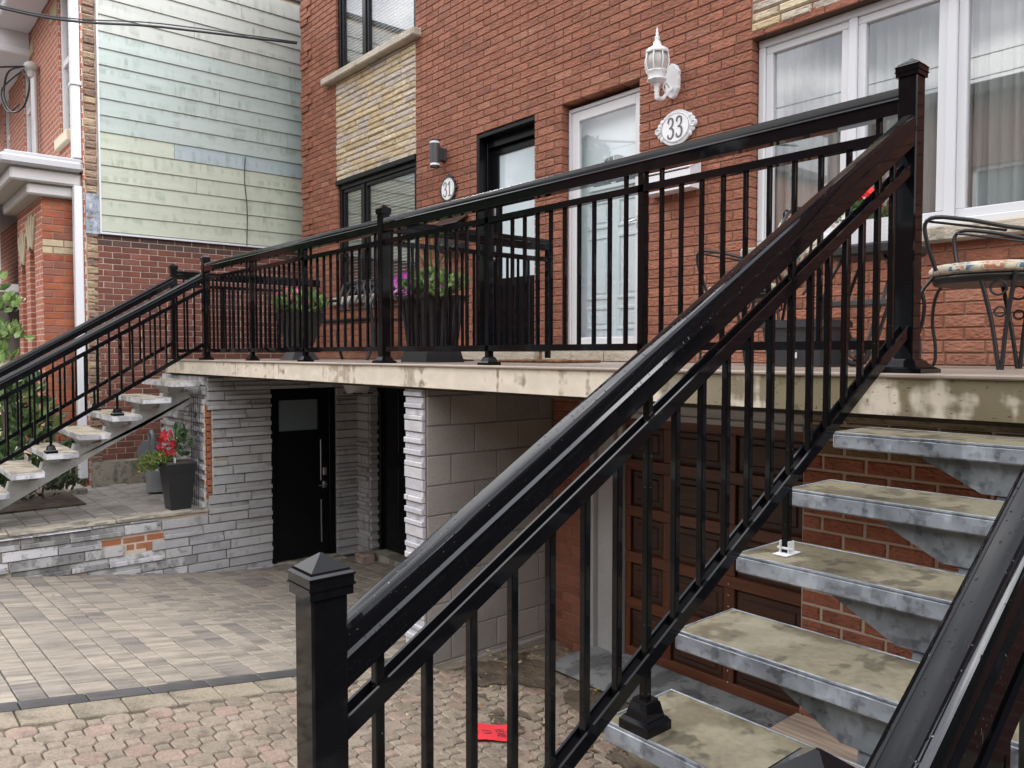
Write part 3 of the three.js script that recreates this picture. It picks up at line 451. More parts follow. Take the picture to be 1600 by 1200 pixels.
{ // garage front under house 33
  const w = thing('garage_front', 'red brick garage front with brown panelled wooden door under the balcony', 'garage', [2, 0, .7]);
  const br = [], rk = [];
  courses(.832, 1.225, -.1, 1.88, CH, BL, GAP, [], (p) => br.push({ g: tile(p.w, p.h, .08, .0035, pick(6)), m: faceZ(p.x, p.y, .73 + rr(-.0012, .0012)), c: pick(4), a: p.w * p.h }));
  lay(w, 'brick', br, redTints, MB.brick);
  courses(2.85, 5.3, -.12, 1.74, .0835, .235, .012, [], (p) => rk.push({ g: tile(p.w, p.h, .08, .009, pick(6), .003), m: faceZ(p.x, p.y, .735 + rr(-.002, .003)), c: p.y > 1.56 ? 4 : pick(4), a: p.w * p.h }));
  lay(w, 'rock_brick', rk, [[.5, .19, .115], [.46, .165, .1], [.53, .21, .13], [.44, .17, .11], [.3, .2, .11]], MB.rock);
  part(w, 'core', [box(.833, 1.225, -.3, 1.88, .3, .7215)], mortar); part(w, 'pier_core', [box(2.852, 5.3, -.3, 1.74, .3, .727)], mortarPale);
  part(w, 'jamb', [cbox(1.23, 1.262, -.1, 1.76, .55, .745, .004), cbox(1.262, 1.285, -.1, 1.76, .55, .76, .004), cbox(1.285, 1.43, -.1, 1.76, .55, .715, .003), cbox(1.43, 1.455, -.1, 1.76, .55, .735, .004), cbox(1.455, 1.5, -.1, 1.76, .55, .7, .004)], std(TX.block, .6, { color: C(.5, .5, .5) }));
  part(w, 'head', [cbox(1.5, 2.85, 1.665, 1.7, .55, .735, .004), cbox(1.5, 2.85, 1.7, 1.76, .55, .72, .004), cbox(1.23, 2.85, 1.76, 1.88, .55, .7, .004)], std(TX.block, .6, { color: C(.6, .6, .6) }));
  const d = part(w, 'garage_door', box(1.5, 2.852, .02, 1.665, .6, .64), woodPanel), rows = [.06, .4, .72, 1.04, 1.36, 1.66], cols = [1.5, 1.55, 1.83, 1.9, 2.3, 2.38, 2.83, 2.852];
  const st = [], ra = []; for (let i = 0; i < rows.length; i++) ra.push(cbox(1.5, 2.852, i === 0 ? .015 : rows[i] - .055, i === rows.length - 1 ? rows[i] + .005 : rows[i] + .02, .641, .668, .004)); for (let i = 0; i < cols.length; i += 2) for (let k = 0; k < 5; k++) st.push(cbox(cols[i], cols[i + 1], rows[k] + .02, rows[k + 1] - .055, .641, .667, .004));
  for (const g of ra) part(d, 'rail', g, woodH); for (const g of st) part(d, 'stile', g, woodVm);
  for (let c = 1; c < 6; c += 2) for (let k = 0; k < 5; k++) { const x0 = cols[c] + .012, x1 = cols[c + 1] - .012, y0 = rows[k] + .032, y1 = rows[k + 1] - .067, f = polyTile(rect(x1 - x0, y1 - y0), .014, .004), f2 = polyTile(rect(x1 - x0 - .055, y1 - y0 - .055), .012, .016); part(d, 'panel', [at(f, (x0 + x1) / 2, (y0 + y1) / 2, .65), at(f2, (x0 + x1) / 2, (y0 + y1) / 2, .66)], woodPanel); }
  const rv = []; for (let k = 0; k < 5; k++) for (const o of [-.1, -.03, .08, .15]) rv.push(at(new THREE.SphereGeometry(.006, 8, 6), 2.34, rows[k] + o + (k ? 0 : .12), .668)); part(d, 'rivets', rv, fitting);
  settle(w);
}
{ // low retaining wall along the driveway
  const w = thing('retaining_wall', 'low weathered grey stone retaining wall with concrete coping beside the driveway', 'wall', [-3.3, 0, 3.5]);
  const X = -3.245, pc = [];
  courses(-6, -1.875, -.3, .43, .1, .46, .01, [[-2.9, -2.32, .2, .29], [-2.7, -2.22, .1, .2]], (p) => { if (p.y > gy(X, -p.x) - .05) clad(pc, (x, y, o) => faceX(X + o, y, -x), p, 6); }, { rand: true, span: (row) => [-6, -tooth(row) - .002] });
  lay(w, 'stone', pc, [[.55, .545, .565], [.5, .495, .51], [.38, .375, .375], [.58, .575, .59], [.45, .445, .445], [.28, .275, .27]], MB.dirty);
  const bk = []; for (const [a, b, y] of [[2.72, 2.9, .242], [2.5, 2.71, .242], [2.3, 2.49, .242], [2.6, 2.68, .17], [2.38, 2.59, .17], [2.22, 2.37, .17], [2.3, 2.5, .125]]) bk.push({ g: tile(b - a - .012, y > .13 ? .056 : .03, .04, .004, pick(6)), m: faceX(X - .008, y, (a + b) / 2), c: pick(4), a: .02 });
  lay(w, 'exposed_brick', bk, [[.42, .15, .075], [.38, .13, .07], [.4, .17, .09], [.36, .12, .06]], MB.brickOld);
  part(w, 'core', box(-3.5, X - .012, -.4, .43, 1.87, 6), mortarPale);
  const cp = []; for (let z = 1.872; z < 6; z += .9) cp.push(cbox(-3.46, -3.225, .432, .468, z, Math.min(z + .893, 6), .006)); for (const g of cp) part(w, 'coping', g, std(TX.dirty, .85, { color: C(.43, .39, .32), bumpMap: TX.fine, bumpScale: .003 }));
  settle(w);
}

// ------------------------------------------------------------------ stairs
const RISE = .162, RUN = .284, SL = .578;
function staircase(label, x0, x1, zTop, yTop, n, steps, topMat, faceMat, underMat, plate) {
  const s = thing('staircase', label, 'stairs', [(x0 + x1) / 2, 0.6, 3.4]), xc = (x0 + x1) / 2, T = .055;
  for (let i = 0; i < n; i++) {
    const y = yTop - i * RISE, zf = zTop + i * RUN, zb = zf - .272;
    const t = part(s, 'tread', [cbox(x0, x1, y - T, y - .006, zb, zf, .005), cbox(x0, x1, y - .006, y + .001, zf - .006, zf, .001), cbox(x0, x1, y - .006, y + .001, zb, zb + .005, .001), cbox(x0, x0 + .005, y - .006, y + .001, zb + .005, zf - .006, .001), cbox(x1 - .005, x1, y - .006, y + .001, zb + .005, zf - .006, .001)], faceMat);
    part(t, 'top', cbox(x0 + .006, x1 - .006, y - .006, y, zb + .006, zf - .006, .002), topMat);
    if (plate) { // folded zinc bracket: trapezoid under the tread
      const sh = new THREE.Shape([[-.27, 0], [.27, 0], [.27, -.012], [.1, -.1], [-.1, -.1], [-.27, -.012]].map((p) => new THREE.Vector2(...p))), g = new THREE.ExtrudeGeometry(sh, { depth: .16, bevelEnabled: false }); at(g, xc, y - T - .001, zf - .2);
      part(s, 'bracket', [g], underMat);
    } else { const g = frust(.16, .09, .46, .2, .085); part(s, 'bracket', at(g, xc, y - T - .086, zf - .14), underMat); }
  }
  const top = [], bot = []; // saw-toothed beam under the middle of the flight
  const dep = plate ? .1 : .08; for (let i = 0; i < n; i++) { const y = yTop - i * RISE - T - dep, zf = zTop + i * RUN; top.push([zf - .29, y], [zf - .05, y]); }
  top[0][0] = 1.6; const zl = zTop + (n - 1) * RUN; bot.push([zl + .02, yTop - n * RISE - (plate ? .12 : .22)], [1.6, yTop + (zTop - 1.6) * .56 - (plate ? .37 : .39)]);
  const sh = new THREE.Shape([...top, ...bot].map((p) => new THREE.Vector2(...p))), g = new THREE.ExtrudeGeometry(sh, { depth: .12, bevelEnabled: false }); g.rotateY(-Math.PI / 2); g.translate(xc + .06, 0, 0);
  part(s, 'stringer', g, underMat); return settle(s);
}
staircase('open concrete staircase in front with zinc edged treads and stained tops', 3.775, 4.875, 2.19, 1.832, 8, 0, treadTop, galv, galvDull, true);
staircase('pale grey open concrete staircase at the far left end of the balcony', -4.32, -3.225, 2.22, 1.808, 9, 0, std(TX.tread, .8, { color: C(.46, .42, .36), bumpMap: TX.fine, bumpScale: .003 }), std(TX.dirty, .8, { color: C(.62, .63, .66) }), stairGrey, false);
const pad = part(scene, 'footing', [box(3.7, 5.2, .2, .6, 4.1, 7.2), box(-4.4, -3.46, .2, .44, 4.5, 6)], concrete); pad.userData = { kind: 'structure' };

// ------------------------------------------------------------------ railings
const capProf = [[.025, 0], [.027, .003], [.027, .046], [.0325, .047], [.0325, .0505], [.0278, .0575], [.0275, .083], [.0255, .088], [.019, .0925], [.0165, .0915], [.014, .0945], [0, .0955], [-.014, .0945], [-.0165, .0915], [-.019, .0925], [-.0255, .088], [-.0275, .083], [-.0278, .0575], [-.0325, .0505], [-.0325, .047], [-.027, .046], [-.027, .003], [-.025, 0]];
const chan = [[-.02, 0], [.02, 0], [.02, .034], [.0135, .034], [.0135, .014], [-.0135, .014], [-.0135, .034], [-.02, .034]];
const balG = {};
function baluster(P, x, z, y0, y1, w = .019, mat = black) { const k = Math.round((y1 - y0) * 500) + '_' + w; const g = balG[k] || (balG[k] = uvm(cbox(-w / 2, w / 2, 0, y1 - y0, -w / 2, w / 2, .0022))); const m = new THREE.Mesh(g, mat); m.name = 'baluster'; m.position.set(x, y0, z); m.castShadow = m.receiveShadow = true; P.add(m); return m; }
function cap(P, x, y, z, w) { // moulded pyramid cap, y = underside
  const g = [at(frust(w * .93, w * .93, w * .93, w * .93, .016), x, y, z), at(frust(w, w, w, w, .004), x, y + .016, z), at(frust(w * .955, w * .955, w * .955, w * .955, .014), x, y + .02, z), at(frust(w, w, w, w, .003), x, y + .034, z), at(frust(w * .97, w * .97, w * .88, w * .88, .004), x, y + .037, z), at(frust(w * .86, w * .86, w * .82, w * .82, .004), x, y + .041, z), at(frust(w * .8, w * .8, .004, .004, .024), x, y + .045, z)];
  part(P, 'cap', g, black);
}
function foot(P, x, y, z, w, h = .05) { part(P, 'foot', [at(frust(w, w, w, w, h * .3), x, y, z), at(frust(w * .96, w * .96, w * .84, w * .84, h * .12), x, y + h * .3, z), at(frust(w * .74, w * .74, w * .56, w * .56, h * .48), x, y + h * .42, z), at(frust(w * .5, w * .5, w * .48, w * .48, h * .1), x, y + h * .9, z)], black); }
function post(P, x, z, y0, y1, w, capped, footed, cw) {
  const p = part(P, 'post', cbox(x - w / 2, x + w / 2, y0, y1, z - w / 2, z + w / 2, .004), black);
  if (capped) cap(p, x, y1 - .002, z, cw || w * 1.26); if (footed) foot(p, x, y0, z, footed === true ? w * 1.9 : footed); return p;
}
// a run between two corner points; yb/ym/yt are the undersides of bottom, middle and top rails at each end
function rails(P, A, B, y) {
  const L = (n, k, prof) => part(P, n, bar(V(A[0], y[k][0], A[1]), V(B[0], y[k][1], B[1]), prof, V(0, 1, 0), .38), k === 2 && y[k][0] !== y[k][1] ? blackWet : black);
  L('bottom_rail', 0, chan); L('middle_rail', 1, chan); L('top_rail', 2, capProf);
}
const BY = [[2.113, 2.113], [2.861, 2.861], [2.95, 2.95]], BZ = 1.85;
function bays(P, xs) { for (let i = 0; i < xs.length - 1; i++) { const a = xs[i], b = xs[i + 1], n = 11; for (let k = 1; k < n; k++) { const x = a + (b - a) * k / n; baluster(P, x, BZ, 2.125, (k === 1 || k === n - 1) ? 2.955 : 2.872); } } }
{ const r = thing('balcony_railing', 'black metal balcony railing in front of house number 33', 'railing', [2, 2.03, BZ]); post(r, .29, BZ, 2.03, 3.075, .067, true, .125); post(r, 1.475, BZ, 2.03, 2.96, .04, false, .1); post(r, 2.646, BZ, 2.03, 2.96, .04, false, .1); post(r, 3.87, BZ, 2.03, 3.075, .067, true, .17); rails(r, [.3, BZ], [3.86, BZ], BY); bays(r, [.29, 1.475, 2.646, 3.87]); settle(r); }
{ const r = thing('balcony_railing', 'black metal balcony railing in front of house number 31, left of the taller middle post', 'railing', [-1.5, 2.03, BZ]); post(r, -3.3, BZ, 2.03, 3.065, .067, true, .12); post(r, -2.066, BZ, 2.03, 2.96, .04, false, .1); post(r, -.954, BZ, 2.03, 2.96, .04, false, .1); rails(r, [-3.3, BZ], [.28, BZ], BY); bays(r, [-3.3, -2.066, -.954, .29]); settle(r); }
{ // divider between the two front doors
  const r = thing('divider_railing', 'black metal railing dividing the balcony between the two front doors', 'railing', [.285, 2.03, 1]); post(r, .285, .27, 2.06, 2.99, .04, false, false); rails(r, [.285, 1.83], [.285, .27], BY); for (let k = 1; k < 14; k++) baluster(r, .285, 1.83 - k * .112, 2.125, k === 1 || k === 13 ? 2.955 : 2.872); settle(r);
}
{ const r = thing('end_railing', 'black metal railing across the far left end of the balcony', 'railing', [-4.28, 2.03, 1]); post(r, -4.28, 1.87, 2.03, 3.06, .067, true, .12); rails(r, [-4.28, 1.86], [-4.28, .06], BY); for (let k = 1; k < 16; k++) baluster(r, -4.28, 1.87 - k * .113, 2.125, k === 1 || k === 15 ? 2.955 : 2.872); settle(r); }
// stair railings: lines given at z = 4.09, sloping up towards the house
function stairRail(label, X, dz, zEnd, zTop, topPost, newel, supports, tall, o = {}) {
  const r = thing('stair_railing', label, 'railing', [X, .6, 3]), S = o.slope || .588, yl = (k, z) => [.862, 1.432, 1.528][k] + (o.dy || 0) - S * (z - 4.09);
  if (newel) { const yT = 1.712 + (o.dy || 0) - S * (zEnd - 4.138); post(r, X, zEnd, yT - 1.06, yT - .02, .067, true, .12, .086); }
  { const q = (z) => [0, 1, 2].map((k) => yl(k, z)), a = q(zEnd - .03), b = q(zTop - .045); rails(r, [X, zEnd - .03], [X, zTop - .045], [0, 1, 2].map((k) => [a[k], b[k]])); }
  let i = 0; for (let z = (o.z0 || 4.028); z > zTop + .05; z -= .1072, i++) { if (z > zEnd - .05) continue; const tl = tall.includes(i); baluster(r, X, z, yl(0, z) + .012, tl ? yl(2, z) + .012 : yl(1, z) + .014, .019, tl ? blackScuff : black); }
  for (const [z, yf, w] of supports) { const b = baluster(r, X, z, yf, yl(0, z) + .01, .022, blackScuff); b.name = 'support'; if (w) foot(r, X, yf, z, w, .075); }
  return r;
}
const tY = (i) => 1.832 - i * RISE;
{ const r = stairRail('black metal stair railing in front, left of the treads, with a capped newel post', 3.873, 0, 4.138, 1.88, true, true, [[3.281, tY(4), .09], [2.643, tY(2), 0]], [0, 7, 13, 18, 19]);
  part(r, 'post_bracket', [cbox(3.855, 3.9, tY(2) + .001, tY(2) + .005, 2.61, 2.69, .001), cbox(3.887, 3.891, tY(2), tY(2) + .04, 2.63, 2.662, .001), cbox(3.86, 3.864, tY(2), tY(2) + .04, 2.63, 2.662, .001), rod(V(3.852, tY(2) + .018, 2.655), V(3.9, tY(2) + .018, 2.655), .004)], std(null, .5, { color: C(.6, .6, .6) }), 'small white metal bracket');
  settle(r); }
settle(stairRail('black metal stair railing at the right edge, close to the camera', 4.775, 0, 4.138, 1.88, true, true, [[3.3, tY(4), .09], [2.7, tY(2), .09]], [0, 7, 13, 19], { dy: .01 }));
settle(stairRail('black metal stair railing nearest the balcony on the far left staircase', -3.315, 0, 4.6, 1.88, true, true, [[2.72, 1.808 - 2 * RISE, .1], [3.3, 1.808 - 4 * RISE, .1]], [3, 4, 10, 16, 22], { z0: 4.5, dy: .0, slope: .592 }));
settle(stairRail('black metal stair railing on the outer side of the far left staircase', -4.25, 0, 4.6, 1.9, true, true, [[2.72, 1.808 - 2 * RISE, .1], [3.3, 1.808 - 4 * RISE, .1]], [3, 4, 10, 16, 22], { z0: 4.5, dy: .01, slope: .605 }));

// ------------------------------------------------------------------ neighbour house on the left
{
  const h = thing('brick_house', 'older red brick house with pale green painted board siding on its side', 'house', [-6.5, .3, 0]);
  const X = -5.65, ZC = 2.49;
  const br = []; courses(-ZC + .1, 5, .76, 3.58, .0744, .215, .011, [], (p) => br.push({ g: tile(p.w, p.h, .06, .003, pick(6)), m: faceX(X + rr(-.0015, .0015), p.y, -p.x), c: p.y > 3.45 ? 5 : pick(5), a: p.w * p.h }));
  lay(h, 'brick', br, [[.25, .092, .066], [.23, .085, .062], [.27, .1, .072], [.21, .08, .06], [.28, .115, .085], [.13, .075, .065]], MB.brickOld);
  part(h, 'wall', box(X - .3, X - .008, .2, 7.15, -5, ZC - .02), mortarPale);
  part(h, 'foundation', cbox(X - .2, X + .03, .2, .75, -5, ZC - .02, .015), std(TX.dirty, .95, { color: C(.36, .33, .27), bumpMap: TX.fine, bumpScale: .012 }));
  // lapped boards, each length its own piece
  const bd = [], E = .2035, tint = [[.5, .53, .425], [.425, .485, .45], [.45, .46, .42], [.39, .455, .465]];
  for (let i = 0; i < 17; i++) {
    const y = 3.62 + i * E, cuts = i === 5 ? [-2.3, -1.418, 1.2, 5] : i % 2 ? [-2.3, -1.3 + (i * 37 % 10) * .16, 2.4, 5] : [-2.3, .2 + (i * 53 % 10) * .1, 5];
    for (let k = 0; k < cuts.length - 1; k++) { const w = cuts[k + 1] - cuts[k] - .003, g = tile(w, E + .012, .02, .002, i % 9), m = faceX(X + .026, y + E / 2 - .003, -(cuts[k] + cuts[k + 1]) / 2); m.multiply(new THREE.Matrix4().makeRotationX(-.075)); bd.push({ g, m, c: i < 5 || (i === 5 && k === 0) ? 0 : i < 12 ? (i === 5 ? 3 : 1) : 2, a: w * E }); }
  }
  lay(h, 'siding_board', bd, tint, MB.siding);
  part(h, 'corner_strip', [box(X + .0, X + .045, 3.6, 7.1, ZC - .19, ZC - .17), box(X, X + .05, 3.575, 3.6, -5, ZC - .17)], whiteTrim);
  part(h, 'zinc_flashing', box(X - .01, X + .02, 3.57, 4.06, ZC - .17, ZC - .02), galv);
  const q = []; for (let y = .6; y < 7.1; y += .09) q.push({ g: tile(.13 + rr(-.012, .012), .078, .08, .012, pick(6), .006), m: faceX(X + .012 + rr(-.01, .01), y, ZC - .09), c: pick(4), a: .011 });
  lay(h, 'quoin', q, [[.42, .29, .2], [.36, .24, .17], [.5, .38, .24], [.3, .2, .15]], MB.rock);
  part(h, 'conduit', tube([[X + .05, 3.58, .48], [X + .052, 4.1, .47], [X + .05, 4.5, .5], [X + .05, 4.8, .487]], .006, 16), charcoal);
  // front of the house (seen at a grazing angle): wall with tall white windows, arched bay and cornice
  const fr = std(TX.bond, .9), wins = [[-6.9, -6.3, 4.95, 6.9], [-9.6, -9.0, 4.95, 6.9], [-11.6, -11.0, 4.95, 6.9]], RD = .035;
  part(h, 'front_wall', at(slabHoles(-13, X - .01, .2, 7.15, wins, .28), 0, 0, ZC), fr);
  for (const [a, b, c, d] of wins) {
    const w = part(h, 'window', [box(a, b, d - .08, d, ZC - RD - .05, ZC - RD), box(a, b, c, c + .08, ZC - RD - .05, ZC - RD), box(a, a + .09, c + .08, d - .08, ZC - RD - .05, ZC - RD), box(b - .09, b, c + .08, d - .08, ZC - RD - .05, ZC - RD + .01), box(a, b, (c + d) / 2 - .04, (c + d) / 2 + .04, ZC - RD - .05, ZC - RD - .005)], white);
    part(w, 'pane', box(a + .09, b - .09, c + .08, d - .08, ZC - RD - .04, ZC - RD - .03), glass); part(w, 'lining', box(a - .1, b + .1, c - .1, d + .1, ZC - .6, ZC - .32), interior);
    part(w, 'sill', cbox(a - .08, b + .06, c - .14, c, ZC - RD, ZC + .06, .01), cream);
    const v = []; for (let i = 0; i < 5; i++) { const t = (i - 2) * .2, g = cbox(-.055, .055, .02, .32, 0, .03, .006); g.rotateZ(-t * .8); v.push(at(g, (a + b) / 2 + Math.sin(t) * .42 * 1.2, d - .12 + Math.cos(t) * .12, ZC + .001)); } part(w, 'arch_stones', v, std(TX.stone, .9, { color: C(.6, .5, .33) }));
    part(w, 'string_course', [box(a - .45, a, d - .3, d - .12, ZC, ZC + .015), box(b, b + .38, d - .3, d - .12, ZC, ZC + .015)], std(TX.stone, .9, { color: C(.55, .45, .28) }));
  }
  // bay
  const bx = -5.9, bz = 2.9, bayHoles = [[-7.35, -7.05, .9, 3.3], [-6.75, -6.4, .9, 3.45]], sh = new THREE.Shape([[-7.65, .3], [bx - .01, .3], [bx - .01, 4.0], [-7.65, 4.0]].map((p) => new THREE.Vector2(...p)));
  for (const [a, b, c, d] of bayHoles) { const pa = new THREE.Path(); pa.moveTo(a, c); pa.lineTo(a, d - (b - a) / 2); pa.absarc((a + b) / 2, d - (b - a) / 2, (b - a) / 2, Math.PI, 0, true); pa.lineTo(b, c); sh.holes.push(pa); }
  const bg = new THREE.ExtrudeGeometry(sh, { depth: .22, bevelEnabled: false, curveSegments: 8 }); part(h, 'bay_front', at(bg, 0, 0, bz - .22), fr);
  for (const [a, b, c, d] of bayHoles) { const v = [], R = (b - a) / 2; for (let i = 0; i < 4; i++) { const t = (i + .5) / 4 * 2.6 - 1.3, g = cbox(-.04, .04, R, R + .42, 0, .025, .006); g.rotateZ(-t * .5); v.push(at(g, (a + b) / 2, d - R, bz)); } part(h, 'arch_stones', v, std(TX.stone, .9, { color: C(.62, .54, .38) })); part(h, 'bay_window', [box(a, b, c, d, bz - .3, bz - .26)], frostDark); }
  const bb = []; courses(-bz, -ZC, .75, 3.98, .0885, .235, .012, [], (p) => bb.push({ g: tile(p.w, p.h, .1, .004, pick(6)), m: faceX(bx + rr(-.002, .002), p.y, -p.x), c: (p.y > 3.28 && p.y < 3.45) ? 5 : pick(5), a: p.w * p.h }));
  lay(h, 'bay_brick', bb, [[.42, .13, .065], [.38, .115, .06], [.45, .15, .075], [.35, .1, .06], [.33, .13, .09], [.6, .5, .34]], MB.brickOld);
  part(h, 'bay_core', [box(-7.64, bx - .008, .2, 4.0, ZC, bz - .3), box(bx - .3, bx - .008, .2, 4, bz - .3, bz - .02)], mortar); part(h, 'bay_footing', cbox(-7.7, bx + .04, .2, .75, ZC, bz + .05, .02), std(TX.dirty, .95, { color: C(.45, .38, .3) }));
  part(h, 'cornice', [cbox(-13, -5.62, 4.3, 4.42, ZC, 3.36, .03), cbox(-13, -5.66, 4.415, 4.46, ZC, 3.3, .01)], std(null, .55, { color: C(.44, .44, .45) })); part(h, 'cornice_soffit', [cbox(-8, -5.72, 4.14, 4.3, ZC, 3.24, .02), cbox(-7.8, -5.8, 4.0, 4.14, ZC, 3.06, .02)], std(null, .7, { color: C(.5, .49, .47) }));
  part(h, 'cornice_board', [cbox(-8.4, -5.75, 4.47, 4.54, ZC, 2.56, .006)], whiteTrim);
  part(h, 'porch_gable', [...Array(24)].map((_, i) => cbox(-11.5 + i * .16, -11.344 + i * .16, 3.05, 4.1, 3.1, 3.14, .003)), std(null, .6, { color: C(.6, .6, .61) }));
  part(h, 'porch_beam', box(-11.6, -7.7, 2.95, 3.06, 2.55, 3.16), whiteTrim);
  part(h, 'porch_wall', [box(-13, -7.66, .3, 1.5, 2.5, 2.56), box(-13, -7.66, 1.5, 2.05, 2.5, 2.58)], cream); part(h, 'porch_shade_panel', box(-13, -7.66, 2.05, 2.95, 2.49, 2.53), M([.05, .03, .025], .9)); part(h, 'porch_rail', [box(-13, -7.7, 1.42, 1.5, 2.6, 2.66), box(-13, -7.7, 2.02, 2.08, 2.58, 2.66)], M([.2, .08, .05], .7));  // the porch void is a flat panel, its shade painted in as dark colour
  part(h, 'downspout', [cbox(-5.79, -5.66, .55, 4.14, ZC + .005, ZC + .1, .012), cbox(-5.79, -5.66, 4.47, 7.1, ZC + .005, ZC + .1, .012), cbox(-5.8, -5.64, 5.35, 5.39, ZC, ZC + .11, .004), cbox(-5.8, -5.62, .95, 1.0, ZC, ZC + .12, .004)], white);
  // eaves: white boxed soffits stepping out over the front
  part(h, 'eave', [cbox(-13, -8.9, 6.6, 7.9, ZC, 3.3, .02), cbox(-8.9, -5.7, 6.95, 7.15, ZC, 2.95, .02), cbox(-13, -8.86, 6.6, 6.72, 2.4, 3.36, .02)], std(null, .6, { color: C(.62, .62, .64) }));
  part(h, 'gutter', [rod(V(-8.95, 6.9, 3.36), V(-8.95, 7.9, 3.36), .05, 10), rod(V(-8.8, 7.16, 3.0), V(-5.7, 7.16, 3.0), .06, 10)], white);
  part(h, 'roof', [box(-13, X + .02, 7.15, 7.22, -5, 2.6)], charcoal);
  const ms = part(h, 'service_mast', [rod(V(-8.25, 4.5, ZC + .07), V(-8.25, 6.2, ZC + .07), .045, 10)], std(null, .45, { color: C(.6, .6, .6), metalness: .3 })); part(ms, 'weatherhead', [at(new THREE.SphereGeometry(.1, 12, 8).scale(1, .8, 1), -8.25, 6.26, ZC + .1), at(new THREE.CylinderGeometry(.06, .05, .1, 10), -8.25, 6.16, ZC + .1)], std(null, .5, { color: C(.45, .44, .4) })); part(ms, 'wire_loop', [tube([[-8.25, 6.25, ZC + .2], [-8.5, 6.2, ZC + .35], [-8.6, 5.9, ZC + .4], [-8.2, 5.55, ZC + .35], [-7.9, 5.6, ZC + .25], [-7.8, 5.9, ZC + .2], [-8.0, 6.1, ZC + .25]], .014, 40), tube([[-8.25, 6.2, ZC + .2], [-8.8, 6.0, ZC + .4], [-8.4, 5.6, ZC + .38], [-8, 5.62, ZC + .3]], .012, 30)], blackMatt);
  settle(h);
}
const cableM = M([.02, .02, .022], .6);
solo('utility_cable', 'twisted black service cable crossing the green siding to the corner of the red brick house', 'cable', [tube([[-4.86, 6.23, .06], [-5.0, 6.05, 1.7], [-4.75, 5.72, 3.4], [-3.2, 6.2, 9.5]], .014, 40, 6), tube([[-4.86, 6.25, .05], [-5.0, 6.09, 1.7], [-4.75, 5.74, 3.4], [-3.2, 6.22, 9.5]], .008, 40, 5)], cableM);
solo('service_wire', 'thin dark wire reaching the service mast on the older house', 'wire', tube([[-8.25, 6.25, 2.66], [-7.2, 5.75, 3.6], [-6.4, 5.45, 4.6], [-5, 6, 9]], .013, 30, 6), cableM);

// ------------------------------------------------------------------ things fixed to the walls
const fontS = await new FontLoader().loadAsync('fonts/droid/droid_serif_regular.typeface.json');
const digits = (t, size, depth) => { const g = new TextGeometry(t, { font: fontS, size, depth, curveSegments: 6, bevelEnabled: false }); g.computeBoundingBox(); const b = g.boundingBox; g.translate(-(b.min.x + b.max.x) / 2, -(b.min.y + b.max.y) / 2, 0); return g.scale(.8, 1.25, 1); };
function plaque(label, t, x, y, w, hh, rim, face, ink, orn) {
  const s = thing('house_number', label, 'sign', [x, y - hh, .0]);
  const ov = (a, b, d) => { const sh = new THREE.Shape(); sh.absellipse(0, 0, a, b, 0, Math.PI * 2); return new THREE.ExtrudeGeometry(sh, { depth: d, bevelEnabled: true, bevelSize: .004, bevelThickness: .004, bevelSegments: 2, curveSegments: 20 }); };
  const g = [at(ov(w, hh, .008), x, y, .006)];
  if (orn) for (const q of [-1, 1]) { for (const [dx, dy, r] of [[.0, 0, .03], [-.012, .035, .022], [-.012, -.035, .022], [-.035, .062, .022], [-.035, -.062, .022], [-.05, .075, .012], [-.05, -.075, .012]]) g.push(at(new THREE.SphereGeometry(r, 10, 8).scale(1, 1, .5), x + q * (w + .012 + dx), y + dy, .012)); g.push(at(new THREE.TorusGeometry(.02, .007, 6, 14), x + q * (w + .012), y, .024)); }
  else for (let i = 0; i < 12; i++) { const a = i / 12 * 6.2832; g.push(at(new THREE.SphereGeometry(.017, 8, 6).scale(1, 1, .5), x + (w + .004) * Math.cos(a), y + (hh + .004) * Math.sin(a), .01)); }
  if (!orn) g.push(at(cbox(-.012, .012, -hh - .03, hh + .03, 0, .012, .004), x + .0, y, .0), at(cbox(-w - .03, w + .03, -.015, .015, 0, .012, .004), x, y, 0));
  part(s, 'plate', g, rim); part(s, 'face', at(ov(w * .84, hh * .84, .003), x, y, .018), face);
  const line = new THREE.TorusGeometry(1, .012, 4, 40).scale(w * .83, hh * .83, .15); part(s, 'border_line', at(line, x, y, .026), orn ? charcoal : rim);
  part(s, 'numerals', at(digits(t, orn ? .125 : .12, .003), x, y, .0255), ink); return settle(s);
}
plaque('white oval house number plaque reading 33 with scrolled ends', '33', 1.4, 3.772, .15, .125, whiteTrim, M([.8, .8, .82], .4), M([.1, .1, .11], .5), true);
plaque('round white house number plaque reading 31 in a black cast frame', '31', -1.487, 3.775, .125, .13, blackMatt, M([.82, .82, .82], .4), M([.16, .16, .17], .5), false);
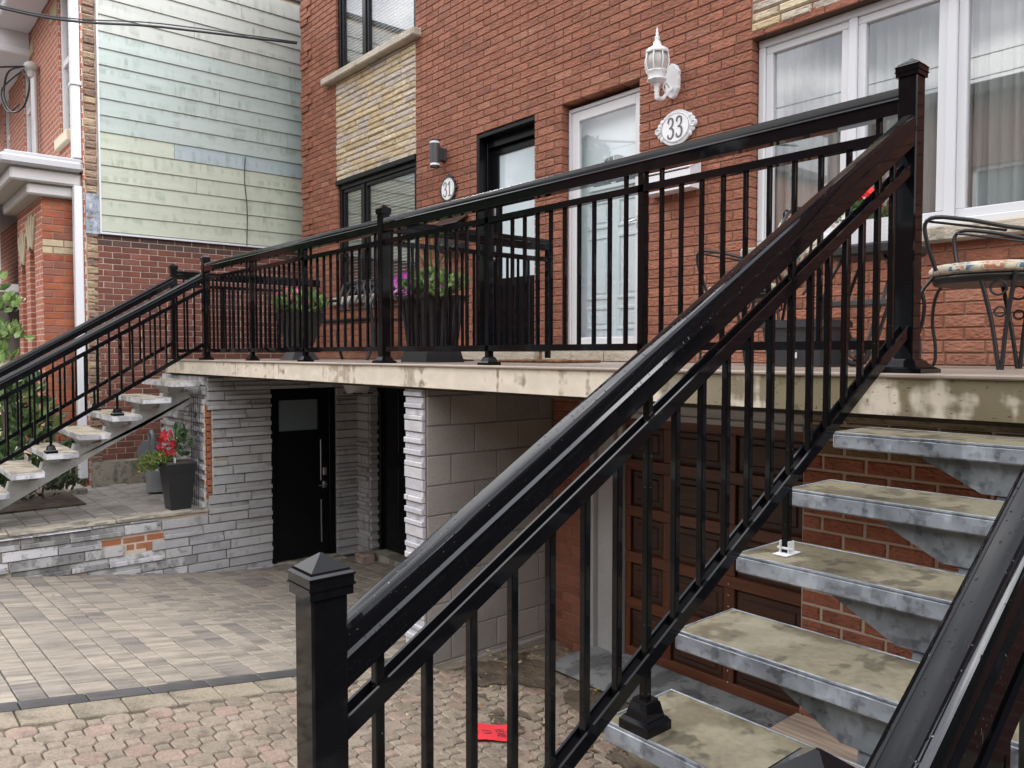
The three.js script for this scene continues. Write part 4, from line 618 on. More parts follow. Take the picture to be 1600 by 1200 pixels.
{ // white carriage lantern beside door 33
  const l = thing('wall_lantern', 'ornate white wall lantern above the oval number plaque', 'lantern', [1.37, 3.95, .1]);
  const bpz = .02, s = new THREE.Shape(); [[0, .12], [.03, .105], [.045, .075], [.055, .06], [.05, .03], [.055, 0], [.05, -.04], [.052, -.065], [.035, -.09], [.02, -.115], [0, -.125]].forEach(([x, y], i) => i ? s.lineTo(x, y) : s.moveTo(x, y)); [[-.02, -.115], [-.035, -.09], [-.052, -.065], [-.05, -.04], [-.055, 0], [-.05, .03], [-.055, .06], [-.045, .075], [-.03, .105]].forEach(([x, y]) => s.lineTo(x, y));
  const bp = new THREE.ExtrudeGeometry(s, { depth: .02, bevelEnabled: true, bevelSize: .006, bevelThickness: .012, bevelSegments: 3 }); part(l, 'backplate', [at(bp, 1.37, 4.12, .004)], white);
  const cx = 1.37, cz = .2, y0 = 4.06;
  part(l, 'arm', [tube([[cx, 4.07, .03], [cx, 4.02, .08], [cx, 3.965, .14], [cx, 3.97, cz], [cx, 4.0, cz]], .014, 24, 8), tube([[cx, 4.06, .05], [cx, 4.09, .1], [cx, 4.05, .13], [cx, 4.02, .1]], .007, 20, 6), lathe([[0, -.06], [.012, -.055], [.018, -.04], [.012, -.028], [.02, -.015], [.014, 0], [.022, .015], [.016, .03], [.024, .05], [.03, .06]], cx, 4.0, cz, 14)], white);
  const oct = (pts) => { const g = new THREE.LatheGeometry(pts.map((p) => new THREE.Vector2(...p)), 8); g.rotateY(Math.PI / 8); g.translate(cx, y0, cz); return g; };
  part(l, 'cage', [oct([[.025, 0], [.07, .02], [.074, .03], [.06, .035], [.072, .075], [.078, .08], [.078, .09], [.07, .092]]), ...[...Array(8)].map((_, i) => { const a = i / 8 * 6.2832 + .39; return tube([[.073, .085], [.087, .13], [.088, .17], [.078, .215]].map(([r, y]) => [cx + r * Math.cos(a), y0 + y, cz + r * Math.sin(a)]), .006, 10, 5); })], white);
  part(l, 'glass', oct([[.064, .085], [.08, .13], [.081, .17], [.07, .215]]), new THREE.MeshPhysicalMaterial({ color: C(.75, .73, .7), roughness: .35, transmission: .5, thickness: 0 }));
  part(l, 'roof', [oct([[.085, .212], [.09, .22], [.088, .232], [.07, .25], [.035, .27], [.03, .285]]), lathe([[.03, .282], [.026, .3], [.012, .31], [.02, .325], [.018, .335], [.008, .345], [.013, .36], [.006, .375], [.009, .385], [.003, .4], [0, .415]], cx, y0, cz, 12)], white); settle(l);
}
{ const l = thing('wall_lamp', 'dark grey cylinder wall lamp with pale rings left of the black door', 'lamp', [-1.56, 4.0, .08]); const x = -1.57, z = .12;
  part(l, 'body', at(new THREE.CylinderGeometry(.052, .052, .2, 24), x, 4.135, z), M([.06, .06, .068], .45)); part(l, 'ring', at(new THREE.CylinderGeometry(.05, .05, .022, 24), x, 4.246, z), M([.8, .8, .8], .3)); part(l, 'ring', at(new THREE.CylinderGeometry(.05, .05, .022, 24), x, 4.024, z), M([.8, .8, .8], .3));
  part(l, 'end_cap', at(new THREE.CylinderGeometry(.053, .053, .016, 24), x, 4.265, z), charcoal); part(l, 'end_cap', [at(new THREE.TorusGeometry(.043, .01, 8, 24).rotateX(Math.PI / 2), x, 4.005, z)], charcoal); part(l, 'lens', at(new THREE.CylinderGeometry(.036, .036, .006, 20), x, 4.008, z), M([.6, .6, .6], .2)); part(l, 'bracket', [cbox(-1.6, -1.54, 4.07, 4.2, 0, .08, .006), cbox(-1.61, -1.53, 4.07, 4.2, 0, .02, .004)], charcoal); settle(l); }
{ const m = thing('mailbox', 'white wall mailbox with open slot beside the white door', 'mailbox', [1.4, 3.3, .08]);
  part(m, 'box', [box(1.18, 1.62, 3.29, 3.3, .002, .13), box(1.18, 1.19, 3.3, 3.48, .002, .13), box(1.61, 1.62, 3.3, 3.48, .002, .13), box(1.19, 1.61, 3.3, 3.42, .122, .13), box(1.19, 1.61, 3.3, 3.48, .002, .008)], white); const lid = cbox(-.23, .23, 0, .012, 0, .15, .003); lid.rotateX(.5); part(m, 'lid', at(lid, 1.4, 3.5, .0), white); part(m, 'letter', [box(1.3, 1.55, 3.38, 3.455, .06, .064)], M([.7, .6, .6], .7)); settle(m); }
{ const m = thing('mailbox', 'black wall mailbox with sloping lid between window and black door of the left house', 'mailbox', [-1.4, 3.15, .08]);
  part(m, 'box', cbox(-1.6, -1.18, 3.13, 3.4, .002, .12, .008), blackMatt); const lid = cbox(-.23, .23, 0, .014, 0, .17, .004); lid.rotateX(.55); part(m, 'lid', at(lid, -1.39, 3.47, .0), new THREE.MeshPhysicalMaterial({ color: C(.02, .02, .022), roughness: .25 })); settle(m); }
{ const l = thing('porch_lantern', 'small hanging lantern with dark frame under the balcony beside the basement door', 'lantern', [-1.3, 1.7, 1.2]); const x = -1.25, z = 1.2; part(l, 'shade', at(new THREE.CylinderGeometry(.2, .13, .12, 4).rotateY(.2), x, 1.8, z), new THREE.MeshPhysicalMaterial({ color: C(.5, .5, .5), roughness: .2, transmission: .4, thickness: 0 })); part(l, 'frame', [at(new THREE.TorusGeometry(.13, .008, 4, 4).rotateX(Math.PI / 2).rotateY(Math.PI / 4 + .2), x, 1.738, z), at(new THREE.TorusGeometry(.2, .008, 4, 4).rotateX(Math.PI / 2).rotateY(Math.PI / 4 + .2), x, 1.86, z)], blackMatt); part(l, 'canopy', at(new THREE.CylinderGeometry(.1, .1, .018, 16), x, 1.87, z), blackMatt); settle(l); }

// ------------------------------------------------------------------ leaves and flowers
function leafGeo(n, place, size, cols, bend = .25, asp = .5) { // small folded leaves, place() -> {p, n?}
  const P = [], K = []; const q = new THREE.Quaternion(), e = new THREE.Euler();
  for (let i = 0; i < n; i++) {
    const o = place(i), s = size * rr(.65, 1.25), c = cols[pick(cols.length)], w = s * asp; e.set(rr(-1, .6) + (o.tx || 0), rr(0, 6.28), rr(-.7, .7)); q.setFromEuler(e);
    const pts = [[0, 0, 0], [w * .5, s * .3, s * bend * .3], [w * .42, s * .65, s * bend * .2], [0, s, -s * bend * .5], [-w * .42, s * .65, s * bend * .2], [-w * .5, s * .3, s * bend * .3], [0, s * .5, 0]].map((v) => V(...v).applyQuaternion(q).add(o.p));
    for (const [a, b, d] of [[0, 1, 6], [1, 2, 6], [2, 3, 6], [3, 4, 6], [4, 5, 6], [5, 0, 6]]) { for (const k of [a, b, d]) P.push(pts[k].x, pts[k].y, pts[k].z); for (let k = 0; k < 3; k++) { const t = rr(.85, 1.15); K.push(c[0] * t, c[1] * t, c[2] * t); } }
  }
  const g = new THREE.BufferGeometry(); g.setAttribute('position', new THREE.BufferAttribute(new Float32Array(P), 3)); g.setAttribute('color', new THREE.BufferAttribute(new Float32Array(K), 3)); g.computeVertexNormals(); return g;
}
const leafM = new THREE.MeshPhysicalMaterial({ color: C(1, 1, 1), vertexColors: true, roughness: .55, transmission: .25, thickness: 0, side: THREE.DoubleSide });
const petalM = new THREE.MeshPhysicalMaterial({ color: C(1, 1, 1), vertexColors: true, roughness: .7, transmission: .2, thickness: 0, side: THREE.DoubleSide });
function stuff(P, name, g, mat) { const m = part(P, name, g, mat); m.userData.kind = 'stuff'; return m; }
const inEl = (c, r, shell = .35) => { for (;;) { const a = V(rr(-1, 1), rr(-1, 1), rr(-1, 1)), l = a.length(); if (l < 1 && l > shell) return V(c[0] + a.x * r[0], c[1] + a.y * r[1], c[2] + a.z * r[2]); } };
function blooms(n, place, size, cols, pet = 5) { // trumpet blooms with separate petals
  const P = [], K = [], q = new THREE.Quaternion();
  for (let i = 0; i < n; i++) { const c = cols[pick(cols.length)], o = place(i), s = size * rr(.7, 1.1), d = V(rr(-.6, .8), rr(.1, .9), rr(.1, 1)).normalize(); q.setFromUnitVectors(V(0, 1, 0), d);
    for (let k = 0; k < pet; k++) { const a = k / pet * 6.2832, f = (r, t, y) => V(r * Math.cos(a + t), y, r * Math.sin(a + t)).multiplyScalar(s).applyQuaternion(q).add(o); const A = f(0, 0, -.15), B = f(.45, -.55, .12), D = f(.56, 0, .16), E = f(.45, .55, .12); for (const v of [A, B, D, A, D, E]) { P.push(v.x, v.y, v.z); const t = rr(.8, 1.2); K.push(c[0] * t, c[1] * t, c[2] * t); } } }
  const g = new THREE.BufferGeometry(); g.setAttribute('position', new THREE.BufferAttribute(new Float32Array(P), 3)); g.setAttribute('color', new THREE.BufferAttribute(new Float32Array(K), 3)); g.computeVertexNormals(); return g;
}
const GRN = [[.06, .13, .025], [.09, .17, .035], [.045, .1, .02], [.12, .2, .05]], LIME = [[.16, .24, .05], [.2, .28, .06], [.11, .18, .04]], PINK = [[.7, .06, .2], [.8, .12, .3], [.6, .04, .16]], PURP = [[.35, .04, .3], [.5, .08, .4], [.55, .2, .5]], RED = [[.55, .015, .03], [.7, .03, .04], [.45, .01, .04]], ORA = [[.75, .22, .1], [.8, .3, .16]];

// ------------------------------------------------------------------ things on the balcony
{ const p = thing('flower_pot', 'dark footed planter of pink flowers at the left end of the balcony', 'planter', [-2.45, 2.03, 1.2]), x = -2.45, z = 1.2;
  part(p, 'pot', [at(frust(.2, .2, .36, .36, .3), x, 2.17, z), at(frust(.38, .38, .4, .4, .045), x, 2.47, z), at(frust(.14, .14, .14, .14, .06), x, 2.11, z), at(frust(.3, .3, .2, .2, .08), x, 2.03, z)], plastic);
  stuff(p, 'foliage', leafGeo(900, () => ({ p: inEl([x, 2.6, z], [.36, .13, .26]) }), .06, [...GRN, ...LIME], .2, .6), leafM); stuff(p, 'foliage', leafGeo(260, () => ({ p: inEl([x - .22, 2.47, z], [.16, .13, .16], 0) }), .055, LIME), leafM);
  stuff(p, 'blossom', blooms(34, () => inEl([x - .05, 2.67, z + .05], [.34, .1, .2], .6), .07, PINK), petalM); settle(p); }
{ const p = thing('tall_planter', 'tall black fluted planter with purple petunias and spiky grass', 'planter', [-.03, 2.03, 1.2]), x = -.03, z = 1.22, g = [];
  g.push(at(frust(.28, .28, .36, .36, .4), x, 2.12, z), at(frust(.36, .36, .43, .43, .05), x, 2.5, z), at(frust(.36, .36, .32, .32, .09), x, 2.03, z)); for (let i = 0; i < 6; i++) for (const s of [0, 1]) { const o = (i - 2.5) / 6, b = rod(V(x + (s ? .142 : o * .26), 2.12, z + (s ? o * .26 : .142)), V(x + (s ? .182 : o * .34), 2.52, z + (s ? o * .34 : .182)), .018, 8); g.push(b); }
  part(p, 'pot', g, plastic);
  stuff(p, 'foliage', leafGeo(1000, () => ({ p: inEl([x + .02, 2.64, z], [.32, .1, .26]) }), .045, [...GRN, ...LIME], .2, .6), leafM); stuff(p, 'foliage', leafGeo(130, () => ({ p: inEl([x + .28, 2.6, z + .1], [.09, .1, .14], 0) }), .045, LIME, .2, .6), leafM);
  stuff(p, 'blossom', blooms(46, () => inEl([x - .06, 2.63, z + .06], [.38, .11, .28], .75), .06, PURP), petalM);
  const bl = []; for (let i = 0; i < 16; i++) { const a = rr(0, 6.28), L = rr(.35, .62), sp = rr(.05, .4), P = [], n = 7, w = .012; for (let k = 0; k < n; k++) { const f = (t, s) => { const r = sp * t * t + .02, ww = w * (1 - t * .9) * s; return [x + r * Math.cos(a) - ww * Math.sin(a), 2.6 + L * t - sp * .5 * t * t * t, z + r * Math.sin(a) + ww * Math.cos(a)]; }, t0 = k / n, t1 = (k + 1) / n; P.push(f(t0, 1), f(t0, -1), f(t1, 1), f(t1, 1), f(t0, -1), f(t1, -1)); } const gg = new THREE.BufferGeometry(); gg.setAttribute('position', new THREE.BufferAttribute(new Float32Array(P.flat()), 3)); gg.computeVertexNormals(); bl.push(gg); }
  part(p, 'grass_blades', bl, new THREE.MeshStandardMaterial({ color: C(.13, .14, .035), roughness: .6, side: THREE.DoubleSide })); settle(p); }
{ // metal bench with lattice back
  const b = thing('garden_bench', 'dark metal garden bench with lattice back below the black window', 'bench', [-2.6, 2.03, .5]); const x0 = -3.3, x1 = -1.75, zb = .3, zf = .78;
  for (const x of [x0, x1]) { part(b, 'leg', tube([[x, 2.03, zf + .04], [x + .01, 2.2, zf - .02], [x, 2.42, zf - .02], [x, 2.6, zf - .01], [x, 2.68, zf - .08], [x, 2.7, zf - .25], [x, 2.72, zb]], .017, 30, 8), iron); part(b, 'leg', tube([[x, 2.03, zb - .04], [x, 2.25, zb + .02], [x, 2.45, zb + .01], [x, 2.72, zb - .01], [x, 2.93, zb - .08]], .017, 24, 8), iron); }
  for (let i = 0; i < 7; i++) part(b, 'seat_slat', cbox(x0, x1, 2.44, 2.456, zb + .03 + i * .068, zb + .085 + i * .068, .004), iron);
  part(b, 'rim', [cbox(x0, x1, 2.42, 2.45, zf - .03, zf, .004), rod(V(x0, 2.92, zb - .08), V(x1, 2.92, zb - .08), .015), rod(V(x0, 2.6, zb), V(x1, 2.6, zb), .012)], iron);
  const lt = []; for (let i = 0; i < 11; i++) { const xa = x0 + .02 + i * .14; for (const s of [0, 1]) { const xe = xa + .2; if (xe > x1) continue; const q = bar(V(s ? xe : xa, 2.6, zb), V(s ? xa : xe, 2.92, zb - .075), [[-.004, -.012], [.004, -.012], [.004, .012], [-.004, .012]]); lt.push(q); } } part(b, 'lattice', lt, M([.06, .06, .065], .35)); settle(b); }
function ironChair(label) {
  const c = thing('garden_chair', label, 'chair', [0, 0, 0], 'wrought iron cushion chairs'); delete c.userData.b; // faces -x
  part(c, 'seat', [at(new THREE.CylinderGeometry(.235, .225, .035, 24).scale(1, 1, .95), 0, .392, 0)], iron);
  const cu = lathe([[0, -.02], [.225, -.02], [.243, -.008], [.245, .01], [.232, .026], [.15, .034], [0, .036]], 0, .432, 0, 28); part(c, 'seat_cushion', cu, std(TX.cush, .9, { bumpMap: TX.fine, bumpScale: .001 }));
  for (const s of [-1, 1]) {
    part(c, 'leg', tube([[-.2, .42, s * .1], [-.25, .34, s * .12], [-.265, .22, s * .125], [-.25, .1, s * .125], [-.255, .02, s * .13], [-.272, 0, s * .135]], .0078, 24, 8), iron);
    part(c, 'leg', [tube([[.0, .41, s * .21], [.045, .2, s * .19], [.075, 0, s * .19]], .009, 14, 8), tube([[.13, .41, s * .2], [.1, .2, s * .19], [.085, 0, s * .19]], .009, 14, 8), at(new THREE.TorusGeometry(.03, .005, 6, 18), .07, .345, s * .2), at(new THREE.TorusGeometry(.02, .0045, 6, 18), .075, .245, s * .195)], iron);
    part(c, 'leg', tube([[.2, .41, s * .08], [.24, .2, s * .12], [.3, 0, s * .15]], .0078, 14, 8), iron);
    part(c, 'armrest', [tube([[-.17, .43, s * .2], [-.2, .56, s * .235], [-.205, .635, s * .245], [-.18, .655, s * .25], [-.05, .635, s * .25], [.12, .585, s * .24], [.19, .575, s * .22], [.215, .6, s * .2], [.21, .66, s * .19], [.22, .71, s * .18], [.26, .735, s * .17]], .009, 44, 8), tube([[.17, .575, s * .225], [.24, .52, s * .21], [.255, .45, s * .19], [.24, .41, s * .17]], .008, 18, 6), tube([[-.2, .645, s * .24], [-.14, .632, s * .23], [.1, .575, s * .235]], .006, 16, 6)], iron);
    part(c, 'scroll', tube([[.25, .78, s * .1], [.26, .84, s * .13], [.26, .855, s * .1], [.26, .84, s * .075], [.255, .83, s * .09]], .006, 20, 6), iron);
  }
  const bk = new THREE.SphereGeometry(.2, 28, 18).scale(.16, .95, 1); part(c, 'back_cushion', at(bk.rotateZ(-.14), .235, .66, 0), std(TX.cush, .9, { bumpMap: TX.fine, bumpScale: .001 }));
  part(c, 'back_frame', tube([...Array(14)].map((_, i) => { const a = i / 14 * 6.2832; return [.262 + .03 * Math.sin(a), .66 + .215 * Math.sin(a), .215 * Math.cos(a)]; }), .009, 50, 8, true), iron); part(c, 'apron', at(new THREE.TorusGeometry(.225, .008, 6, 30).rotateX(Math.PI / 2), 0, .4, 0), iron); return c;
}
{ const a = ironChair('wrought iron chair with floral cushion at the right edge beyond the tall corner post'); a.position.set(3.815, 2.03, .88); a.rotation.y = .12; const b = a.clone(); b.name = numbered('garden_chair'); b.userData = { ...a.userData, label: 'wrought iron chair with floral cushion seen through the balusters below the white mailbox' }; b.position.set(2.5, 2.03, .72); b.rotation.y = .1; scene.add(b); }
{ const t = thing('side_table', 'dark side table with curved legs holding the white flower box', 'table', [3.24, 2.03, .75]), x = 3.23, z = .75; part(t, 'top', cbox(x - .2, x + .2, 2.585, 2.645, z - .16, z + .16, .012), blackMatt);
  for (const [sx, sz] of [[-1, -1], [1, -1], [-1, 1], [1, 1]]) part(t, 'leg', tube([[x + sx * .1, 2.59, z + sz * .1], [x + sx * .15, 2.5, z + sz * .12], [x + sx * .2, 2.35, z + sz * .13], [x + sx * .18, 2.2, z + sz * .12], [x + sx * .13, 2.12, z + sz * .12], [x + sx * .17, 2.03, z + sz * .14]], .009, 24, 7), iron); part(t, 'shelf', cbox(x - .17, x + .17, 2.34, 2.37, z - .1, z + .1, .004), M([.06, .06, .06], .5)); settle(t); }
{ const p = thing('flower_box', 'white ribbed flower box with red geranium on the dark side table', 'planter', [3.24, 2.645, .75]), x = 3.24, z = .76; const g = []; for (let i = 0; i < 6; i++) g.push(at(frust(.3, .2, .304, .204, .019), x, 2.646 + i * .02, z)); part(p, 'box', g, white);
  stuff(p, 'foliage', leafGeo(260, () => ({ p: inEl([x, 2.79, z], [.19, .08, .1]) }), .05, [...GRN, [.2, .25, .14], [.4, .45, .36]], .2, .8), leafM); stuff(p, 'blossom', blooms(26, () => inEl([x - .05, 2.9, z], [.05, .035, .05], .4), .045, [[.75, .03, .02], [.85, .06, .04]]), petalM); stuff(p, 'pale_blossom', blooms(60, () => inEl([x - .1, 2.77, z + .02], [.14, .07, .1], .4), .035, [[.75, .72, .66], [.65, .6, .55]]), petalM); stuff(p, 'dark_leaf', leafGeo(80, () => ({ p: inEl([x + .1, 2.78, z + .02], [.07, .07, .08], 0) }), .045, [[.16, .03, .04], [.1, .05, .03]]), leafM); settle(p); }
{ const b = thing('storage_bin', 'black plastic tub with rolled rim on the balcony behind the stair railing', 'bin', [2.93, 2.03, .9]), x = 2.96, z = .92; part(b, 'tub', [at(frust(.29, .24, .33, .28, .2), x, 2.032, z)], charcoal); part(b, 'rim', [at(frust(.36, .3, .36, .3, .03), x, 2.232, z), at(frust(.345, .29, .345, .29, .008), x, 2.262, z)], charcoal); part(b, 'sticker', at(cbox(-.012, .012, -.015, .015, 0, .002, .0005), x + .02, 2.09, z + .135), white); settle(b); }
{ const b = thing('hose_cart', 'small dark cart wheel and handle leaning behind the balcony railing', 'cart', [3.2, 2.03, .75]), x = 3.16, z = .78; part(b, 'wheel', at(new THREE.TorusGeometry(.06, .014, 10, 26).rotateY(.5), x, 2.104, z), M([.03, .028, .027], .7)); part(b, 'hub', [at(new THREE.TorusGeometry(.03, .008, 8, 20).rotateY(.5), x, 2.104, z), at(new THREE.CylinderGeometry(.016, .016, .04, 12).rotateX(Math.PI / 2).rotateY(.5), x, 2.104, z)], M([.1, .09, .085], .5)); part(b, 'handle', [rod(V(x + .02, 2.1, z - .05), V(x + .12, 2.5, z - .12), .01), rod(V(x + .02, 2.1, z - .15), V(x + .12, 2.5, z - .2), .01), rod(V(x + .12, 2.5, z - .12), V(x + .12, 2.5, z - .2), .01)], M([.12, .11, .11], .5)); settle(b); }
const coir = std(TX.soil, 1, { color: C(.34, .19, .09), bumpMap: TX.fine, bumpScale: .008 });
solo('doormat', 'brown coir doormat in front of the white storm door', 'doormat', cbox(.42, 1.12, 2.031, 2.052, .5, .92, .008), coir); solo('doormat', 'brown and dark striped doormat in front of the black door', 'doormat', [cbox(-.9, -.42, 2.031, 2.046, .5, .95, .006), cbox(-.9, -.42, 2.0465, 2.05, .6, .66, .001), cbox(-.9, -.42, 2.0465, 2.05, .72, .78, .001)], std(TX.soil, 1, { color: C(.16, .1, .06) }));

// ------------------------------------------------------------------ things on the ground
{ const p = thing('flower_pot', 'tall square black pot of red and orange flowers on the coping', 'planter', [-3.42, .468, 2.1]), x = -3.44, z = 2.12, y = .469; part(p, 'pot', [at(frust(.2, .2, .28, .28, .4), x, y, z), at(frust(.292, .292, .31, .31, .085), x, y + .4, z), at(frust(.31, .31, .3, .3, .008), x, y + .485, z)], plastic); part(p, 'potting_soil', box(x - .14, x + .14, y + .48, y + .496, z - .14, z + .14), soilM);
  stuff(p, 'trailing_leaf', leafGeo(1500, () => { const a = V(rr(-1, 1), rr(-1, 1), rr(-1, 1)), t = rnd(); return { p: V(x - .02 - t * .22 + a.x * .11, y + .55 - t * t * .13 + a.y * .06, z + .1 + t * .16 + a.z * .1) }; }, .028, [...LIME, [.1, .18, .04]], .2, .55), leafM);
  stuff(p, 'orange_blossom', blooms(48, () => { const t = rnd(); return V(x - .02 - t * .22 + rr(-.1, .1), y + .56 - t * t * .14 + rr(-.04, .05), z + .15 + t * .15 + rr(-.05, .05)); }, .032, ORA), petalM); stuff(p, 'glossy_leaf', leafGeo(70, () => ({ p: inEl([x + .04, y + .7, z - .02], [.11, .16, .1], 0) }), .09, [[.03, .075, .02], [.05, .11, .03], [.09, .16, .06]], .2, .42), leafM); stuff(p, 'red_blossom', blooms(22, () => inEl([x + .02, y + .68, z + .1], [.15, .15, .08], .4), .085, RED), petalM);
  part(p, 'plant_tag', at(cbox(-.03, .03, 0, .06, -.002, .002, .0005), x + .11, y + .49, z + .06), white); settle(p); }
solo('wire_trellis', 'thin dark wire trellis standing against the pale stone behind the black pot', 'trellis', [...[0, .06, .12, .18, .24].map((d) => rod(V(-3.62 + d, .47, 1.93), V(-3.62 + d, 1.55 + .12 * Math.sin(d * 13), 1.905), .003, 5)), rod(V(-3.62, 1.1, 1.915), V(-3.38, 1.1, 1.915), .003, 5), rod(V(-3.62, .8, 1.922), V(-3.38, .8, 1.922), .003, 5), tube([[-3.45, 1.5, 1.92], [-3.43, 1.42, 1.94], [-3.4, 1.42, 1.94], [-3.4, 1.47, 1.93]], .006, 14, 5)], iron);
{ const m = thing('gas_meter', 'grey gas meter with pipe against the neighbour wall behind the black pot', 'meter', [-5.3, .47, 2.0]), mm = M([.16, .17, .18], .5), x = -4.95, z = 1.98; part(m, 'case', [at(new THREE.CylinderGeometry(.13, .13, .16, 20).rotateZ(Math.PI / 2).rotateY(-.4), x, .92, z), at(new THREE.CylinderGeometry(.1, .1, .24, 20).rotateZ(Math.PI / 2).rotateY(-.4), x, .92, z)], mm); part(m, 'pipe', [tube([[x + .05, 1.0, z], [x + .05, 1.13, z], [x + .1, 1.16, z], [x + .16, 1.12, z], [x + .16, .5, z]], .025, 24, 8)], mm); part(m, 'base', at(new THREE.CylinderGeometry(.12, .12, .25, 16), x + .3, .6, z), std(TX.block, .8, { color: C(.3, .31, .32) })); settle(m); }
const kerb = part(scene, numbered('planting_kerb'), cbox(-5.6, -5.12, .43, .52, 2.62, 2.8, .02), concrete); kerb.userData = { label: 'low mossy concrete kerb below the small iron fence by the terrace', category: 'kerb' };
{ const k = part(scene, numbered('garden_bed'), box(-5.62, -4.36, .3, .47, 2.8, 6), soilM); k.userData = { kind: 'structure' }; }
{ const f = thing('iron_fence', 'low thin black iron fence under the left staircase by the garden bed', 'fence', [-5, .5, 2.8]); for (let i = 0; i < 7; i++) part(f, 'bar', rod(V(-5.35 - .0, .5, 2.72 + i * .14), V(-5.35, 1.12, 2.72 + i * .14), i ? .006 : .02, 6), iron); part(f, 'rail', [rod(V(-5.35, 1.05, 2.7), V(-5.35, 1.05, 3.6), .008, 6), rod(V(-5.35, .62, 2.7), V(-5.35, .62, 3.6), .008, 6)], iron); settle(f); }
function shrub(label, name, base, n, leaf, cols, ell, stems, asp = .62) { const s = thing(name, label, 'shrub', base); const st = []; for (const q of stems) st.push(tube(q, .012, 14, 5)); part(s, 'stem', st, M([.12, .09, .05], .9)); part(s, 'foliage', leafGeo(n, () => { const e = ell[pick(ell.length)]; return { p: inEl(e[0], e[1], .1) }; }, leaf, cols, .25, asp), leafM).userData.kind = 'stuff'; return settle(s); }
shrub('bright green leafy branches at the far left edge before the red brick bay', 'shrub', [-4.9, .47, 3.6], 250, .1, [[.15, .25, .055], [.2, .3, .08], [.1, .18, .04], [.24, .33, .11]], [[[-4.42, 2.6, 3.55], [.24, .1, .22]], [[-4.45, 2.3, 3.5], [.25, .1, .2]], [[-4.6, 2.85, 3.62], [.2, .14, .16]], [[-4.5, 2.05, 3.55], [.15, .1, .15]], [[-4.7, 2.42, 3.6], [.2, .3, .2]]], [[[-5, .45, 3.8], [-4.95, 1.4, 3.75], [-4.9, 2.2, 3.72], [-4.75, 2.75, 3.66]], [[-4.95, 1.9, 3.75], [-4.8, 2.2, 3.66], [-4.55, 2.26, 3.5]], [[-4.9, 2.2, 3.72], [-4.75, 2.5, 3.64], [-4.52, 2.56, 3.5]]]);
shrub('dark broad leaved plant growing beneath the outer railing of the far left staircase', 'shrub', [-4.9, .47, 3.3], 520, .15, [[.05, .1, .025], [.08, .15, .035], [.14, .22, .06], [.035, .07, .02]], [[[-4.9, 1.5, 3.3], [.2, .35, .3]], [[-5.0, 1.05, 3.2], [.3, .4, .4]], [[-4.75, .85, 3.6], [.2, .3, .3]]], [[[-5, .45, 3.3], [-4.95, 1.1, 3.32], [-4.9, 1.75, 3.3]], [[-4.9, .45, 3.4], [-4.8, .9, 3.45], [-4.75, 1.5, 3.5]]], .45);
shrub('dark low ground plant on the bed below the left stair beam', 'ground_plant', [-5, .47, 3], 420, .08, [[.035, .06, .02], [.05, .085, .025], [.09, .12, .05]], [[[-5.05, .6, 3.2], [.3, .14, .5]], [[-5.0, .75, 3.0], [.25, .2, .25]]], [[[-5, .45, 3.1], [-5, .7, 3.1]]], .4);
// red note left on the pavers
{ const cv = document.createElement('canvas'); cv.width = 256; cv.height = 192; const x = cv.getContext('2d'); x.fillStyle = '#d92f3a'; x.fillRect(0, 0, 256, 192); x.fillStyle = '#23080c'; x.font = 'bold 50px sans-serif'; x.fillText('A', 40, 14); x.fillText('HE ME', 60, 74); x.fillText('E TH', 80, 130); x.fillText('M', 130, 184); x.fillStyle = '#f2e8e6'; x.beginPath(); x.moveTo(0, 150); x.quadraticCurveTo(70, 150, 110, 192); x.lineTo(0, 192); x.fill(); const t = new THREE.CanvasTexture(cv); t.colorSpace = THREE.SRGBColorSpace;
  const g = new THREE.PlaneGeometry(.225, .245, 8, 6), p = g.attributes.position; for (let i = 0; i < p.count; i++) p.setZ(i, .009 + .009 * Math.sin(p.getX(i) * 26 + p.getY(i) * 9) * Math.cos(p.getY(i) * 19)); g.computeVertexNormals(); g.userData.keep = 1; const m = part(scene, numbered('paper_note'), g, new THREE.MeshStandardMaterial({ map: t, roughness: .8, side: THREE.DoubleSide })); m.applyMatrix4(onGround(1.92, 2.2, .006, -.56)); m.userData = { label: 'crumpled red paper note with black letters lying on the pavers', category: 'paper' }; }
{ const g = at(new THREE.DodecahedronGeometry(.012, 0).scale(1.3, .7, 1), 0, 0, 0); const m = part(scene, numbered('plastic_scrap'), [g, at(new THREE.BoxGeometry(.02, .008, .012), .014, .004, .004)], M([.02, .12, .5], .4)); m.position.set(3.43, .13, 1.05); m.userData = { label: 'small blue plastic scrap on the ledge behind the lowest steps', category: 'scrap' }; }
solo('timber_strip', 'pale weathered board lying along the foot of the rock faced brick pier', 'board', cbox(2.86, 3.7, .06, .11, .78, 1.08, .006), std(TX.wood, .8, { color: C(.62, .55, .47) }));
